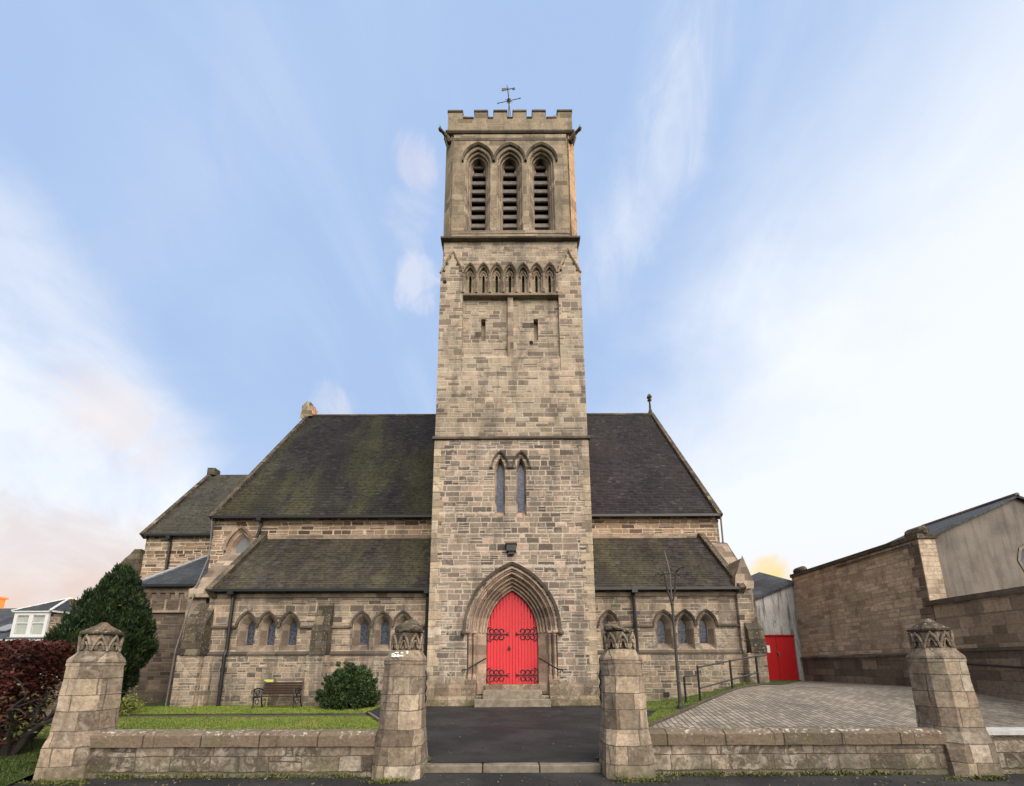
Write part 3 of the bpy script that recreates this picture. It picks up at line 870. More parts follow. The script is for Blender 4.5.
mb = MB(); mb.box(-1.0, 1.0, YT + 0.42, YD + 0.1, 0.4, 0.895)
part(mb, 'threshold', 'plinth', doorway, bevel=0.015)
for (hx, y0, y1, z0, z1) in ((1.04, YT - 0.20, YT + 0.5, 0.1, 0.72), (1.31, YT - 0.50, YT - 0.19, 0.05, 0.44)):
    mb = MB(); mb.box(-hx, hx, y0, y1, z0, z1)
    part(mb, 'step', 'concrete', church, bevel=0.02, wear=0.008, cuts=3)
for sx in (-1, 1):
    mb = MB(); y = YT + 0.25
    mb.tube([(sx * 0.98, YT + 0.5, 1.84), (sx * 1.02, YT + 0.30, 1.82), (sx * 1.58, YT - 0.28, 1.46), (sx * 1.74, YT - 0.36, 1.44), (sx * 1.76, YT - 0.36, 1.36)], 0.026, 8)
    mb.tube([(sx * 1.30, YT + 0.01, 1.64), (sx * 1.33, YT + 0.36, 1.58)], 0.016, 6)
    mb.tube([(sx * 1.70, YT - 0.34, 1.44), (sx * 1.72, YT + 0.02, 1.36)], 0.016, 6)
    part(mb, 'handrail', 'iron', church)
# ---- lancets of the lowest stage
for c, hw in lancets:
    mb = MB()
    a = at_y(arch(c, 0.20, 7.22, 9.1, 9.68, 8), YT); b = at_y(arch(c, 0.135, 7.46, 9.12, 9.62, 8), YT + 0.22)
    c2 = at_y(arch(c, 0.135, 7.46, 9.12, 9.62, 8), YT + 0.36)
    mb.bridge(a, b); mb.bridge(b, c2)
    w = part(mb, 'window', 'arch', church)
    mb = MB(); hood(mb, c, 0.345, 9.28, 9.93, 0.055, 0.10, YT, 8); mb.build('hood_mould', 'string', w)
    p = MB(); p.plate(arch(c, 0.15, 7.4, 9.12, 9.66, 8), [], YT + 0.30); p.build('pane', 'glass_blue', w)
mb = MB(); mb.box(-0.16, 0.08, YT - 0.085, YT + 0.01, 9.21, 9.285)
for x in (-0.80, 0.72): mb.box(x - 0.06, x + 0.06, YT - 0.085, YT + 0.01, 9.21, 9.285)
parts(mb, 'label_stop', 'string', church)
mb = MB(); mb.box(-0.20, 0.16, YT - 0.20, YT, 5.80, 6.06); mb.box(-0.24, 0.20, YT - 0.24, YT, 6.06, 6.10)
lamp = part(mb, 'floodlight', 'iron', church)
mb = MB(); mb.box(-0.13, 0.09, YT - 0.14, YT, 5.68, 5.80); mb.build('bracket', 'iron', lamp)
# ---- tower, second stage
Y2 = YT + 0.14; H2 = 3.05; H2T = 2.97
mb = MB()
mb.box(-H2, H2, YT + 0.4, 20.7, 10.6, 20.25)
mb.plate(rect(-H2, H2, 10.58, 13.55), [], YT, 0.45)                    # plain lower part, flush with pilasters
mb.prism([(YT, 13.55), (Y2, 13.75), (Y2 + 0.2, 13.75), (Y2 + 0.2, 13.55)], -2.05, 2.05)
slits = [rect(-1.275, -1.085, 15.15, 16.22), rect(0.975, 1.165, 15.15, 16.22)]
mb.plate(rect(-2.06, 2.06, 13.7, 17.25), slits, Y2 + 0.02, 0.3)
mb.plate(rect(-H2T, H2T, 18.9, 20.25), [], Y2 - 0.02, 0.3)
mb.prism([(YT + 0.02, 14.2), (Y2 + 0.03, 14.45), (Y2 + 0.2, 14.45), (Y2 + 0.2, 14.2)], -2.05, 2.05)
mb.prism([(YT + 0.02, 13.56), (YT + 0.02, 14.2), (Y2 + 0.2, 14.2), (Y2 + 0.2, 13.56)], -2.05, 2.05)
mid = part(mb, 'tower_middle_wall', 'tower_up', church)
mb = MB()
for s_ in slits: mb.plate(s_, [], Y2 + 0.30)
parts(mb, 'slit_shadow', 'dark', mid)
mb = MB(); mb.box(-0.145, 0.105, YT + 0.04, Y2 + 0.1, 14.1, 17.3)
part(mb, 'centre_strip', 'dress', mid, bevel=0.02)
for sx in (-1, 1):                                                     # gabled clasping pilasters
    mb = MB()
    x0, x1 = sorted((sx * 2.06, sx * H2)); xm = sx * 2.53
    mb.box(x0, x1, YT, YT + 0.5, 13.55, 18.45)
    mb.prism([(x0, 18.45), (x1, 18.45), (x1, 18.6), (xm, 19.62), (x0, 18.6)], YT + 0.02, YT + 0.45, 'y')
    pil = part(mb, 'pilaster', 'tower_up', mid)
    mb = MB()
    mb.tube([(x0 - 0.01, YT, 18.42), (xm, YT, 19.66)], 0.05, 6); mb.tube([(x1 + 0.01, YT, 18.42), (xm, YT, 19.66)], 0.05, 6)
    for t in (0.12, 0.42, 0.70):
        for xe in (x0, x1):
            mb.lathe([(0.01, -0.06), (0.06, 0), (0.01, 0.06)], (xe + (xm - xe) * t + (0.1 if xe < xm else -0.1) * (1 - t), YT - 0.005, 18.42 + 1.24 * t - 0.02), 7)
    part(mb, 'gable_moulding', 'dress', mid)
for x0, x1, z0, z1 in ((0.50, 0.972, 15.78, 16.02), (-1.52, -1.278, 15.36, 15.58)):
    mb = MB(); mb.box(x0, x1, Y2 + 0.012, Y2 + 0.1, z0, z1); part(mb, 'stained_stone', 'string', mid)
for x, z in ((0.86, 15.05), (-2.86, 17.95)):
    mb = MB(); yy_ = (Y2 + 0.015) if abs(x) < 2 else YT - 0.004
    mb.prism([(x + 0.09 * math.cos(a), z + 0.10 * math.sin(a)) for a in frange(0, 5.5, 7)], yy_, yy_ + 0.05, 'y'); part(mb, 'putlog_hole', 'dark', mid)
# arcade of seven little arches
mb = MB(); cxs = [-1.77 + i * 0.580 for i in range(7)]
YA = YT + 0.03
holes = [arch(c, 0.20, 17.42, 18.35, 18.78, 6) for c in cxs]
mb.plate(rect(-2.06, 2.06, 17.30, 18.95), holes, YA, 0.12)
for c in cxs:
    hole = arch(c, 0.055, 17.5, 18.35, 18.46, 4)
    mb.plate(rect(c - 0.24, c + 0.24, 17.36, 18.95), [hole], YA + 0.12, 0.2)
    mb.tube(at_y(arc_only(c, 0.14, 18.32, 18.62, 6), YA + 0.10), 0.03, 6)
arc = part(mb, 'arcade', 'belfry', mid)
mb = MB()
for c in cxs:
    h_ = MB(); hood(h_, c, 0.29, 18.32, 18.93, 0.05, 0.08, YA, 7); part(h_, 'arcade_hood', 'string', mid)
for i in range(8):
    x = -1.77 - 0.29 + i * 0.58
    mb.lathe([(0.075, 0), (0.075, 0.08), (0.05, 0.13), (0.05, 0.78), (0.08, 0.88), (0.085, 0.93)], (x, YA + 0.0, 17.40), 10)
parts(mb, 'arcade_shaft', 'dress', mid)
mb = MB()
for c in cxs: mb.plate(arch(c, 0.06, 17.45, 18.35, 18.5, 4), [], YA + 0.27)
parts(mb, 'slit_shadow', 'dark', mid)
mb = MB(); mb.prism([(Y2 + 0.1, 17.22), (YT - 0.05, 17.22), (YT - 0.06, 17.30), (YT + 0.03, 17.42), (Y2 + 0.1, 17.42)], -2.055, 2.055)
part(mb, 'arcade_sill', 'dress', mid)
mb = MB(); mb.prism([(YT + 0.3, 20.2), (YT - 0.05, 20.22), (YT - 0.07, 20.29), (YT + 0.06, 20.40), (YT + 0.3, 20.42)], -3.1, 3.1)
mb.box(-3.09, -2.9, YT + 0.1, 20.75, 20.22, 20.42); mb.box(2.9, 3.09, YT + 0.1, 20.75, 20.22, 20.42)
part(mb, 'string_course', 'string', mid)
# ---- belfry
YB = YT + 0.10; HB = 3.06; CB = 0.39
bel_c = (-1.5, -0.02, 1.46)
def barch(c, w, za, z0=20.78): return arch(c, w, z0, 24.72, za - 0.25, 10)
holes = [barch(c, 0.60, 25.80) for c in bel_c]
mb = MB()
mb.plate(rect(-HB + CB, HB - CB, 20.4, 26.4), holes, YB)
for sx in (-1, 1):
    # nook between front wall and corner shaft, then the splayed corner
    pts = [(sx * (HB - CB), YB), (sx * (HB - CB), YB + 0.10), (sx * (HB - CB + 0.05), YB + 0.10), (sx * (HB - CB + 0.09), YB + 0.04), (sx * (HB + 0.02), YB + 0.36), (sx * HB, YB + 0.45), (sx * HB, 20.6)]
    mb.bridge([(x, y, 20.4) for x, y in pts], [(x, y, 26.4) for x, y in pts], False)
mb.box(-HB + 0.01, HB - 0.01, 20.2, 20.6, 20.4, 26.4)
bel = part(mb, 'belfry_wall', 'belfry', church)
for c in bel_c:
    mb = MB()
    prof = [(0.60, 25.80, 0.0, 20.78), (0.56, 25.76, 0.10, 20.80), (0.50, 25.70, 0.10, 20.82), (0.47, 25.66, 0.24, 20.9), (0.41, 25.70, 0.24, 20.92), (0.33, 25.78, 0.42, 21.05), (0.32, 25.78, 0.62, 21.1)]
    loops = [at_y(barch(c, w, za, z0), YB + d) for w, za, d, z0 in prof]
    for a, b in zip(loops, loops[1:]): mb.bridge(a, b)
    for w, d, r in ((0.585, 0.03, 0.04), (0.50, 0.13, 0.045), (0.43, 0.25, 0.04)):
        mb.tube(at_y(arch(c, w, 20.85, 24.72, 25.55 - (0.6 - w) * 1.0, 10), YB + d), r, 6)
    # trefoil cusps in the head of the light
    for sx in (-1, 1):
        mb.prism([(c + sx * 0.33, 24.50), (c + sx * 0.22, 24.77), (c + sx * 0.30, 25.0)], YB + 0.43, YB + 0.52, 'y')
    w = part(mb, 'belfry_window', 'dress', church)
    mb = MB(); hood(mb, c, 0.755, 24.72, 25.76, 0.08, 0.12, YB, 12); mb.build('hood_mould', 'string', w)
    mb = MB()
    for i in range(9):
        z = 21.25 + i * 0.50
        mb.prism([(YB + 0.45, z - 0.17), (YB + 0.49, z - 0.19), (YB + 0.80, z + 0.16), (YB + 0.80, z + 0.24), (YB + 0.52, z + 0.12)], c - 0.34, c + 0.34)
    mb.build('louvres', 'louvre', w)
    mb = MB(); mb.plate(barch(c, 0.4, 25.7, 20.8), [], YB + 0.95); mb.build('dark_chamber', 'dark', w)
mb = MB(); mb.box(-HB + 0.39, HB - 0.39, YB - 0.02, YB + 0.1, 20.62, 20.80)
part(mb, 'sill_band', 'dress', bel)
mb = MB(); mb.box(-HB + 0.40, HB - 0.40, YB - 0.015, YB + 0.1, 26.02, 26.17)
part(mb, 'frieze', 'string', bel)
mb = MB()
mb.prism([(YB + 0.4, 26.42), (YB - 0.03, 26.44), (YB - 0.08, 26.50), (YB - 0.08, 26.56), (YB + 0.4, 26.60)], -3.06, 3.06)
mb.box(-3.06, -2.7, YB + 0.2, 20.7, 26.44, 26.58); mb.box(2.7, 3.06, YB + 0.2, 20.7, 26.44, 26.58)
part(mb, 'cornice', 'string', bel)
mb = MB(); HP = 2.97; YP = YB - 0.02
mb.box(-HP, HP, YP, YP + 0.3, 26.58, 27.34); mb.box(-HP, HP, 20.3, 20.6, 26.58, 27.34)
mb.box(-HP, -HP + 0.3, YP + 0.3, 20.3, 26.58, 27.34); mb.box(HP - 0.3, HP, YP + 0.3, 20.3, 26.58, 27.34)
mb.box(-HP + 0.3, HP - 0.3, YP + 0.3, 20.3, 26.3, 26.62)
mer = [(-2.97, -2.28), (-1.70, -1.08), (-0.77, -0.15), (0.15, 0.77), (1.08, 1.70), (2.28, 2.97)]
for a, b in mer:
    mb.box(a, b, YP, YP + 0.3, 27.34, 27.74); mb.box(a, b, 20.3, 20.6, 27.34, 27.74)
    ya, yb = YP + 2.97 + a + 0.0, YP + 2.97 + b
    for x0 in (-HP, HP - 0.3):
        mb.box(x0, x0 + 0.3, max(YP + 0.301, ya), min(yb, 20.299), 27.34, 27.74)
mb.box(-2.28, -2.06, YP, YP + 0.3, 27.34, 27.52); mb.box(2.06, 2.28, YP, YP + 0.3, 27.34, 27.52)
par = part(mb, 'parapet', 'belfry', church)
mb = MB()
for a, b in mer:
    mb.box(a - 0.03, b + 0.03, YP - 0.04, YP + 0.34, 27.742, 27.86)
for (a, b), (c, d) in zip(mer, mer[1:]):
    mb.box(b + 0.03, c - 0.03, YP - 0.035, YP + 0.335, 27.342, 27.43)
part(mb, 'parapet_coping', 'string', par, bevel=0.02)
for sx in (-1, 1):
    mb = MB()
    p0 = Vector((sx * 2.92, YB + 0.05, 26.15)); d = Vector((sx * 0.75, -0.62, 0.35)).normalized()
    mb.tube([p0 + d * t + Vector((0, 0, 0.05 * math.sin(t * 7))) for t in (-0.1, 0.12, 0.26, 0.38, 0.5, 0.58)], [0.13, 0.11, 0.075, 0.065, 0.085, 0.035], 8)
    mb.tube([p0 + d * 0.46 + Vector((0, 0, 0.06)), p0 + d * 0.52 + Vector((0, 0, 0.22))], [0.05, 0.01], 6)
    mb.tube([p0 + Vector((0, 0, -0.12)), p0 + d * 0.2 + Vector((0, 0, -0.2)), p0 + d * 0.1 + Vector((0, 0, -0.5))], [0.12, 0.07, 0.03], 6)
    part(mb, 'gargoyle', 'wet', church, smooth=True)
YV = 15.2
mb = MB(); xv = -0.05
mb.tube([(xv, YV, 26.6), (xv, YV, 28.9), (xv, YV, 29.45), (xv, YV, 30.3)], [0.035, 0.03, 0.02, 0.01], 8)
for a in (R(-9), R(81)):
    c_, s_ = math.cos(a), math.sin(a)
    mb.tube([(xv - c_ * 0.56, YV - s_ * 0.56, 29.42), (xv + c_ * 0.56, YV + s_ * 0.56, 29.42)], 0.015, 6)
    for e in (-1, 1):
        mb.obox((xv + e * c_ * 0.56, YV + e * s_ * 0.56, 29.42), (c_ * 0.04, s_ * 0.04, 0), (0, 0.008, 0), (0, 0, 0.03))
mb.lathe([(0.01, -0.12), (0.10, 0), (0.01, 0.12)], (xv, YV, 29.42), 10)
for k in range(8):
    t = k * math.pi / 4 + 0.3
    mb.tube([(xv + 0.08 * math.cos(t), YV, 29.42 + 0.08 * math.sin(t)), (xv + 0.2 * math.cos(t), YV, 29.42 + 0.2 * math.sin(t))], 0.012, 5)
mb.tube([(xv - 0.36, YV + 0.05, 30.17), (xv + 0.30, YV - 0.05, 30.19)], 0.016, 6)
mb.prism([(xv - 0.36, 30.09), (xv - 0.02, 30.15), (xv - 0.02, 30.27), (xv - 0.36, 30.25)], YV - 0.012, YV + 0.012, 'y')
mb.prism([(xv + 0.18, 30.13), (xv + 0.34, 30.19), (xv + 0.18, 30.25)], YV - 0.01, YV + 0.01, 'y')
part(mb, 'weathervane', 'oldiron', church)


# ---- roofs: real overlapping courses
def roof(name, mat, x0, x1, y0, z0, y1, z1, parent, row=0.15, th=0.014, xe=None):
    mb = MB(); L = math.hypot(y1 - y0, z1 - z0); n = max(2, int(L / row))
    ty, tz = (y1 - y0) / L, (z1 - z0) / L; ny, nz = -tz, ty
    if ny > 0: ny, nz = -ny, -nz
    for i in range(n):
        a, b = L * i / n, L * (i + 1) / n
        xa0, xa1 = x0, x1
        p = [(y0 + ty * a + ny * th, z0 + tz * a + nz * th), (y0 + ty * b + ny * 0.002, z0 + tz * b + nz * 0.002)]
        q = (y0 + ty * a, z0 + tz * a)
        mb.add([(xa0, *p[0]), (xa1, *p[0]), (xa1, *p[1]), (xa0, *p[1])], [(0, 1, 2, 3)])
        mb.add([(xa0, *q), (xa1, *q), (xa1, *p[0]), (xa0, *p[0])], [(0, 1, 2, 3)])
    mb.add([(x0, y0, z0 - .03), (x1, y0, z0 - .03), (x1, y1, z1 - .03), (x0, y1, z1 - .03)], [(0, 3, 2, 1)])
    return mb.build(name, mat, parent)


def slope_bar(mb, x0, x1, y0, z0, y1, z1, up, down):           # coping that follows a roof slope
    L = math.hypot(y1 - y0, z1 - z0); ny, nz = -(z1 - z0) / L, (y1 - y0) / L
    mb.prism([(y0 + ny * -down, z0 - nz * down), (y1 - ny * down, z1 - nz * down), (y1 + ny * up, z1 + nz * up), (y0 + ny * up, z0 + nz * up)], x0, x1)


XL, XR = -14.05, 9.75
YC, ZC, YR, ZR = 18.0, 8.52, 25.0, 18.60
roof('nave_roof', 'slate', XL + 0.2, -2.9, YC - 0.22, ZC - 0.28 + 0.25, YR, ZR, church)
roof('nave_roof', 'slate_r', 2.9, XR - 0.2, YC - 0.22, ZC - 0.28 + 0.25, YR, ZR, church)
mb = MB()
mb.add([(XL, 32, ZC), (XR, 32, ZC), (XR, YR, ZR), (XL, YR, ZR)], [(0, 1, 2, 3)])
part(mb, 'rear_roof', 'slate_r', church)
mb = MB(); mb.tube([(XL, YR, ZR + 0.02), (XR, YR, ZR + 0.02)], 0.10, 8)
part(mb, 'ridge_tiles', 'string', church)
mb = MB()
ty = Vector((0, YR - YC, ZR - ZC)).normalized()
slope_bar(mb, XL - 0.05, XL + 0.16, YC - 0.3, ZC - 0.12, YR, ZR + 0.05, 0.11, 0.2)
slope_bar(mb, XR - 0.14, XR + 0.08, YC - 0.3, ZC - 0.12, YR, ZR + 0.05, 0.10, 0.2)
parts(mb, 'skew_coping', 'wet', church)
for x, s_ in ((XL, -1), (XR, 1)):                                # gable end walls
    mb = MB(); mb.prism([(YC + 0.03, 0.0), (32, 0.0), (32, ZC), (YR, ZR - 0.05), (YC + 0.03, ZC - 0.05)], x if s_ < 0 else x - 0.5, x + 0.5 if s_ < 0 else x)
    part(mb, 'gable_wall', 'aisle', church)
mb = MB(); cwin = arch(-12.72, 0.62, 5.6, 7.0, 7.98, 10)
mb.plate(rect(XL, -2.9, 0.0, ZC - 0.02), [cwin], YC, 0.02); mb.plate(rect(2.9, XR, 0.0, ZC - 0.02), [], YC)
parts(mb, 'clerestory_wall', 'clere', church)
mb = MB()
lp = [at_y(arch(-12.72, w, 5.6, 7.0, za, 10), YC + d) for w, za, d in ((0.62, 7.98, 0), (0.50, 7.85, 0.1), (0.45, 7.80, 0.1), (0.36, 7.66, 0.32))]
for a, b in zip(lp, lp[1:]): mb.bridge(a, b)
hood(mb, -12.72, 0.72, 6.9, 8.12, 0.10, 0.1, YC, 10)
w = part(mb, 'window', 'arch', church)
mb = MB(); mb.plate(arch(-12.72, 0.4, 5.6, 7.0, 7.7, 10), [], YC + 0.3); mb.build('pane', 'glass_pale', w)
mb = MB(); mb.prism([(YC, 8.18), (YC - 0.05, 8.2), (YC - 0.06, 8.28), (YC, 8.3)], XL, -2.9)
mb.prism([(YC, 8.18), (YC - 0.05, 8.2), (YC - 0.06, 8.28), (YC, 8.3)], 2.9, XR)
parts(mb, 'eaves_course', 'clere', church)
mb = MB()
mb.box(XL + 0.1, -2.95, YC - 0.36, YC - 0.22, ZC - 0.14, ZC - 0.03); mb.box(2.95, XR - 0.05, YC - 0.36, YC - 0.22, ZC - 0.14, ZC - 0.03)
parts(mb, 'gutter', 'iron', church)
# gable finials
mb = MB(); x, y, z = XL + 0.02, YR, ZR
mb.prism([(x - 0.35, z - 0.35), (x + 0.38, z - 0.1), (x + 0.38, z + 0.55), (x + 0.22, z + 0.85), (x - 0.05, z + 0.98), (x - 0.12, z + 0.72), (x - 0.35, z + 0.6)], y - 0.32, y + 0.32, 'y')
part(mb, 'gable_finial', 'belfry', church, bevel=0.05, wear=0.05, cuts=2)
mb = MB(); x = XR - 0.1
mb.lathe([(0.22, -0.25), (0.16, 0.15), (0.08, 0.4), (0.06, 0.95), (0.06, 1.05)], (x, YR, ZR), 8)
mb.lathe([(0.03, 1.0), (0.16, 1.1), (0.06, 1.2), (0.18, 1.32), (0.12, 1.5), (0.02, 1.62)], (x, YR, ZR), 8)
part(mb, 'gable_finial', 'wet', church)

# ---- aisles
YA_, ZA, ZT = 15.4, 4.52, 7.52
XAL, XAR = -11.55, 8.80
GZ = 0.0
trio = {'l': [-10.22, -9.42, -8.58, -5.80, -5.00, -4.20], 'r': [3.72, 5.84, 6.66, 7.48]}


def wout(c): return arch(c, 0.325, 2.16, 3.05, 3.56, 8)


def win_holes(k): return [wout(c) for c in trio[k]]


mb = MB(); mb.plate(rect(XAL, -2.9, GZ, ZA), win_holes('l'), YA_, 0.02)
aw = part(mb, 'aisle_wall', 'aisle', church)
mb = MB(); mb.plate(rect(2.9, XAR, GZ, ZA), win_holes('r'), YA_, 0.02)
part(mb, 'aisle_wall', 'aisle', church)
for c in trio['l'] + trio['r']:
    mb = MB()
    a = at_y(wout(c), YA_); b = at_y(arch(c + 0.0, 0.285, 2.19, 3.04, 3.50, 8), YA_ + 0.05)
    d = at_y(arch(c, 0.15, 2.40, 3.02, 3.34, 8), YA_ + 0.30); e = at_y(arch(c, 0.15, 2.40, 3.02, 3.34, 8), YA_ + 0.40)
    mb.bridge(a, b); mb.bridge(b, d); mb.bridge(d, e)
    w = part(mb, 'window', 'dress', church)
    h = MB(); hood(h, c, 0.42, 3.06, 3.70, 0.075, 0.10, YA_, 10); h.build('hood_mould', 'string', w)
    p = MB(); p.plate(arch(c, 0.17, 2.36, 3.02, 3.36, 8), [], YA_ + 0.34); p.build('pane', 'glass', w)
mb = MB()
mb.prism([(YA_ + 0.02, 1.96), (YA_ - 0.07, 1.98), (YA_ - 0.09, 2.05), (YA_, 2.15), (YA_ + 0.02, 2.15)], XAL, -2.95)
mb.prism([(YA_ + 0.02, 1.96), (YA_ - 0.07, 1.98), (YA_ - 0.09, 2.05), (YA_, 2.15), (YA_ + 0.02, 2.15)], 2.95, XAR + 0.02)
for a, b in ((XAL, -10.64), (-8.16, -6.22), (-3.78, -2.95), (2.95, 3.30), (4.14, 5.42), (7.90, XAR)):
    mb.prism([(YA_, 3.0), (YA_ - 0.06, 3.02), (YA_ - 0.07, 3.08), (YA_, 3.14)], a, b)
parts(mb, 'string_course', 'string', church)
mb = MB()                                         # thicker base below the string
mb.plate(rect(XAL, -2.95, GZ, 1.97), [], YA_ - 0.05); mb.plate(rect(2.95, XAR, GZ, 1.97), [], YA_ - 0.05)
parts(mb, 'base_course', 'aisle', church)
mb = MB()
for a, b in ((XAL + .05, -2.95), (2.95, XAR - .05)):
    mb.prism([(YA_ + 0.02, 4.20), (YA_ - 0.06, 4.22), (YA_ - 0.10, 4.36), (YA_ + 0.02, 4.42)], a, b)
parts(mb, 'eaves_course', 'dress', church)
roof('aisle_roof', 'slate_a', XAL + 0.1, -2.95, YA_ - 0.22, ZA - 0.02, YC - 0.01, ZT, church)
roof('aisle_roof', 'slate_a', 2.95, XAR - 0.1, YA_ - 0.22, ZA - 0.02, YC - 0.01, ZT, church)
mb = MB()
mb.box(XAL - 0.05, -3.0, YA_ - 0.36, YA_ - 0.23, ZA - 0.10, ZA + 0.0); mb.box(3.0, XAR - 0.06, YA_ - 0.36, YA_ - 0.23, ZA - 0.10, ZA + 0.0)
parts(mb, 'gutter', 'iron', church)
mb = MB(); mb.box(XAL + 0.2, -3.0, YC - 0.16, YC + 0.01, ZT - 0.12, ZT + 0.07); mb.box(3.0, XAR - 0.2, YC - 0.16, YC + 0.01, ZT - 0.14, ZT + 0.04)
parts(mb, 'lead_flashing', 'dress', church)
mb = MB()
slope_bar(mb, XAL - 0.18, XAL + 0.08, YA_ - 0.30, ZA - 0.1, YC + 0.02, ZT + 0.05, 0.13, 0.30)
slope_bar(mb, XAR - 0.08, XAR + 0.16, YA_ - 0.30, ZA - 0.1, YC + 0.02, ZT + 0.05, 0.11, 0.30)
parts(mb, 'skew_coping', 'wet', church, bevel=0.02)
for x0, x1 in ((XAL - 0.25, XAL + 0.2), (XAR - 0.2, XAR + 0.2)):
    mb = MB(); mb.prism([(YA_ + .01, 0), (YC, 0), (YC, ZT - .25), (YA_ + .01, ZA - .25)], x0, x1)
    part(mb, 'gable_wall', 'aisle', church)
# mid-bay buttress of the left aisle: broad base, long weathered slope
mb = MB(); mb.box(-7.62, -6.88, YA_ - 0.42, YA_, 0, 1.98)
bt = part(mb, 'buttress', 'aisle', church, bevel=0.02)
mb = MB(); mb.prism([(YA_, 2.0), (YA_ - 0.46, 2.0), (YA_ - 0.44, 2.12), (YA_ - 0.40, 2.86), (YA_ - 0.03, 3.98), (YA_, 4.0)], -7.52, -6.92)
mb.build('weathering', 'wet', bt, wear=0.015, cuts=2)
# left corner: stepped buttress, raking buttress against the nave corner
mb = MB(); mb.box(-12.45, -11.62, 15.02, 15.9, 0, 2.0); mb.box(-11.62, -11.30, 15.24, 15.9, 0, 1.97)
bt = part(mb, 'buttress', 'aisle', church, bevel=0.02)
mb = MB(); mb.prism([(15.9, 2.0), (14.98, 2.0), (14.98, 2.12), (15.06, 3.2), (15.5, 4.0), (15.9, 4.1)], -12.33, -11.56)
mb.build('weathering', 'wet', bt, wear=0.025, cuts=2)
mb = MB(); mb.prism([(17.98, 6.75), (17.7, 6.7), (17.4, 6.35), (16.15, 4.75), (15.95, 4.65), (15.95, 0), (17.98, 0)], -13.1, -12.35)
part(mb, 'raking_buttress', 'dress', church, bevel=0.03, wear=0.02, cuts=2)
mb = MB(); mb.prism([(16.6, 4.75), (15.75, 4.65), (15.75, 4.3), (16.6, 4.3)], -12.9, -11.75)
parts(mb, 'kneeler', 'dress', church, bevel=0.03)
# right corner
mb = MB(); mb.box(8.72, 9.42, 15.0, 15.9, 0, 2.0)
bt = part(mb, 'buttress', 'aisle', church, bevel=0.02)
mb = MB(); mb.prism([(15.9, 2.0), (14.95, 2.0), (14.95, 2.15), (15.05, 2.9), (15.3, 3.2), (15.3, 3.4), (15.9, 3.8)], 8.85, 9.42)
mb.build('weathering', 'wet', bt, wear=0.03, cuts=2)
mb = MB(); mb.box(8.70, 9.28, 15.25, 16.1, 2.0, 4.6)
part(mb, 'corner_pier', 'aisle', church, bevel=0.02)
mb = MB(); mb.prism([(8.66, 4.5), (9.32, 4.5), (9.36, 4.7), (9.04, 5.72), (8.72, 4.95)], 15.2, 16.1, 'y')
parts(mb, 'kneeler', 'dress', church, bevel=0.03)
mb = MB(); mb.prism([(18.0, 7.2), (17.6, 7.0), (16.1, 4.9), (16.1, 0), (18, 0)], 9.0, 9.85)
part(mb, 'raking_buttress', 'dress', church, bevel=0.03)


# drainpipes
def pipe(pts, mat='iron', r=0.05, brackets=True, head=True, name='drainpipe'):
    mb = MB(); mb.tube(pts, r, 8)
    if head:
        p = Vector(pts[0]); mb.obox(p + Vector((0, 0, -0.05)), (0.11, 0, 0), (0, 0.09, 0), (0, 0, 0.10))
    if brackets:
        a, b = Vector(pts[-2]), Vector(pts[-1]); L = (b - a).length
        for k in range(1, int(L / 1.1) + 1):
            q = a + (b - a) * (k * 1.1 / L)
            mb.lathe([(r + 0.018, -0.05), (r + 0.018, 0.05)], q, 8)
    return part(mb, name, mat, church)


pipe([(-10.78, YA_ - 0.28, 4.46), (-10.78, YA_ - 0.15, 4.2), (-10.78, YA_ - 0.15, 2.2), (-10.80, YA_ - 0.2, 2.0), (-10.82, YA_ - 0.17, 0.12)], r=0.062)
pipe([(-3.26, YA_ - 0.28, 4.46), (-3.26, YA_ - 0.14, 4.2), (-3.26, YA_ - 0.14, 0.2)], r=0.07)
pipe([(4.70, YA_ - 0.28, 4.46), (4.70, YA_ - 0.14, 4.2), (4.72, YA_ - 0.14, 2.2)], r=0.065)
pipe([(4.72, YA_ - 0.14, 2.2), (4.72, YA_ - 0.18, 2.0), (4.72, YA_ - 0.16, 0.2)], r=0.065, head=False)
pipe([(-11.75, YC - 0.3, 8.4), (-11.75, YC - 0.12, 8.2), (-11.9, YC - 0.12, 7.5)], r=0.06)
pipe([(XL + 0.05, YC - 0.25, 8.35), (XL + 0.08, YC - 0.2, 7.4), (-13.5, 17.2, 6.3), (-13.02, 16.2, 4.9), (-12.62, 15.6, 4.3), (-12.55, 15.05, 2.2), (-12.53, 14.96, 0.1)], 'palepipe', 0.026, head=False, brackets=False)
pipe([(XR + 0.0, YC - 0.28, 8.35), (XR + 0.02, YC - 0.2, 6.6)], 'palepipe', 0.04, head=False, brackets=False)

# ---- chancel and vestry on the left
CX0, CYE, CZE, CYR, CZR = -20.2, 21.2, 8.75, 25.0, 14.26
mb = MB(); mb.box(CX0, XL, CYE, 29, 0, CZE)
part(mb, 'chancel_wall', 'clere', church)
roof('chancel_roof', 'slate_c', CX0 + 0.15, XL, CYE - 0.2, CZE, CYR, CZR, church)
mb = MB(); mb.add([(CX0, 28.8, CZE), (XL, 28.8, CZE), (XL, CYR, CZR), (CX0, CYR, CZR)], [(0, 1, 2, 3)])
mb.prism([(CYE, CZE), (CYR, CZR - .05), (28.8, CZE)], CX0 + 0.0, CX0 + 0.3)
part(mb, 'rear_roof', 'slate_c', church)
mb = MB(); slope_bar(mb, CX0 - 0.08, CX0 + 0.14, CYE - 0.3, CZE - 0.1, CYR, CZR + 0.05, 0.11, 0.25)
mb.box(CX0 - 0.1, CX0 + 0.4, CYR - 0.25, CYR + 0.25, CZR - 0.1, CZR + 0.38)
parts(mb, 'skew_coping', 'wet', church)
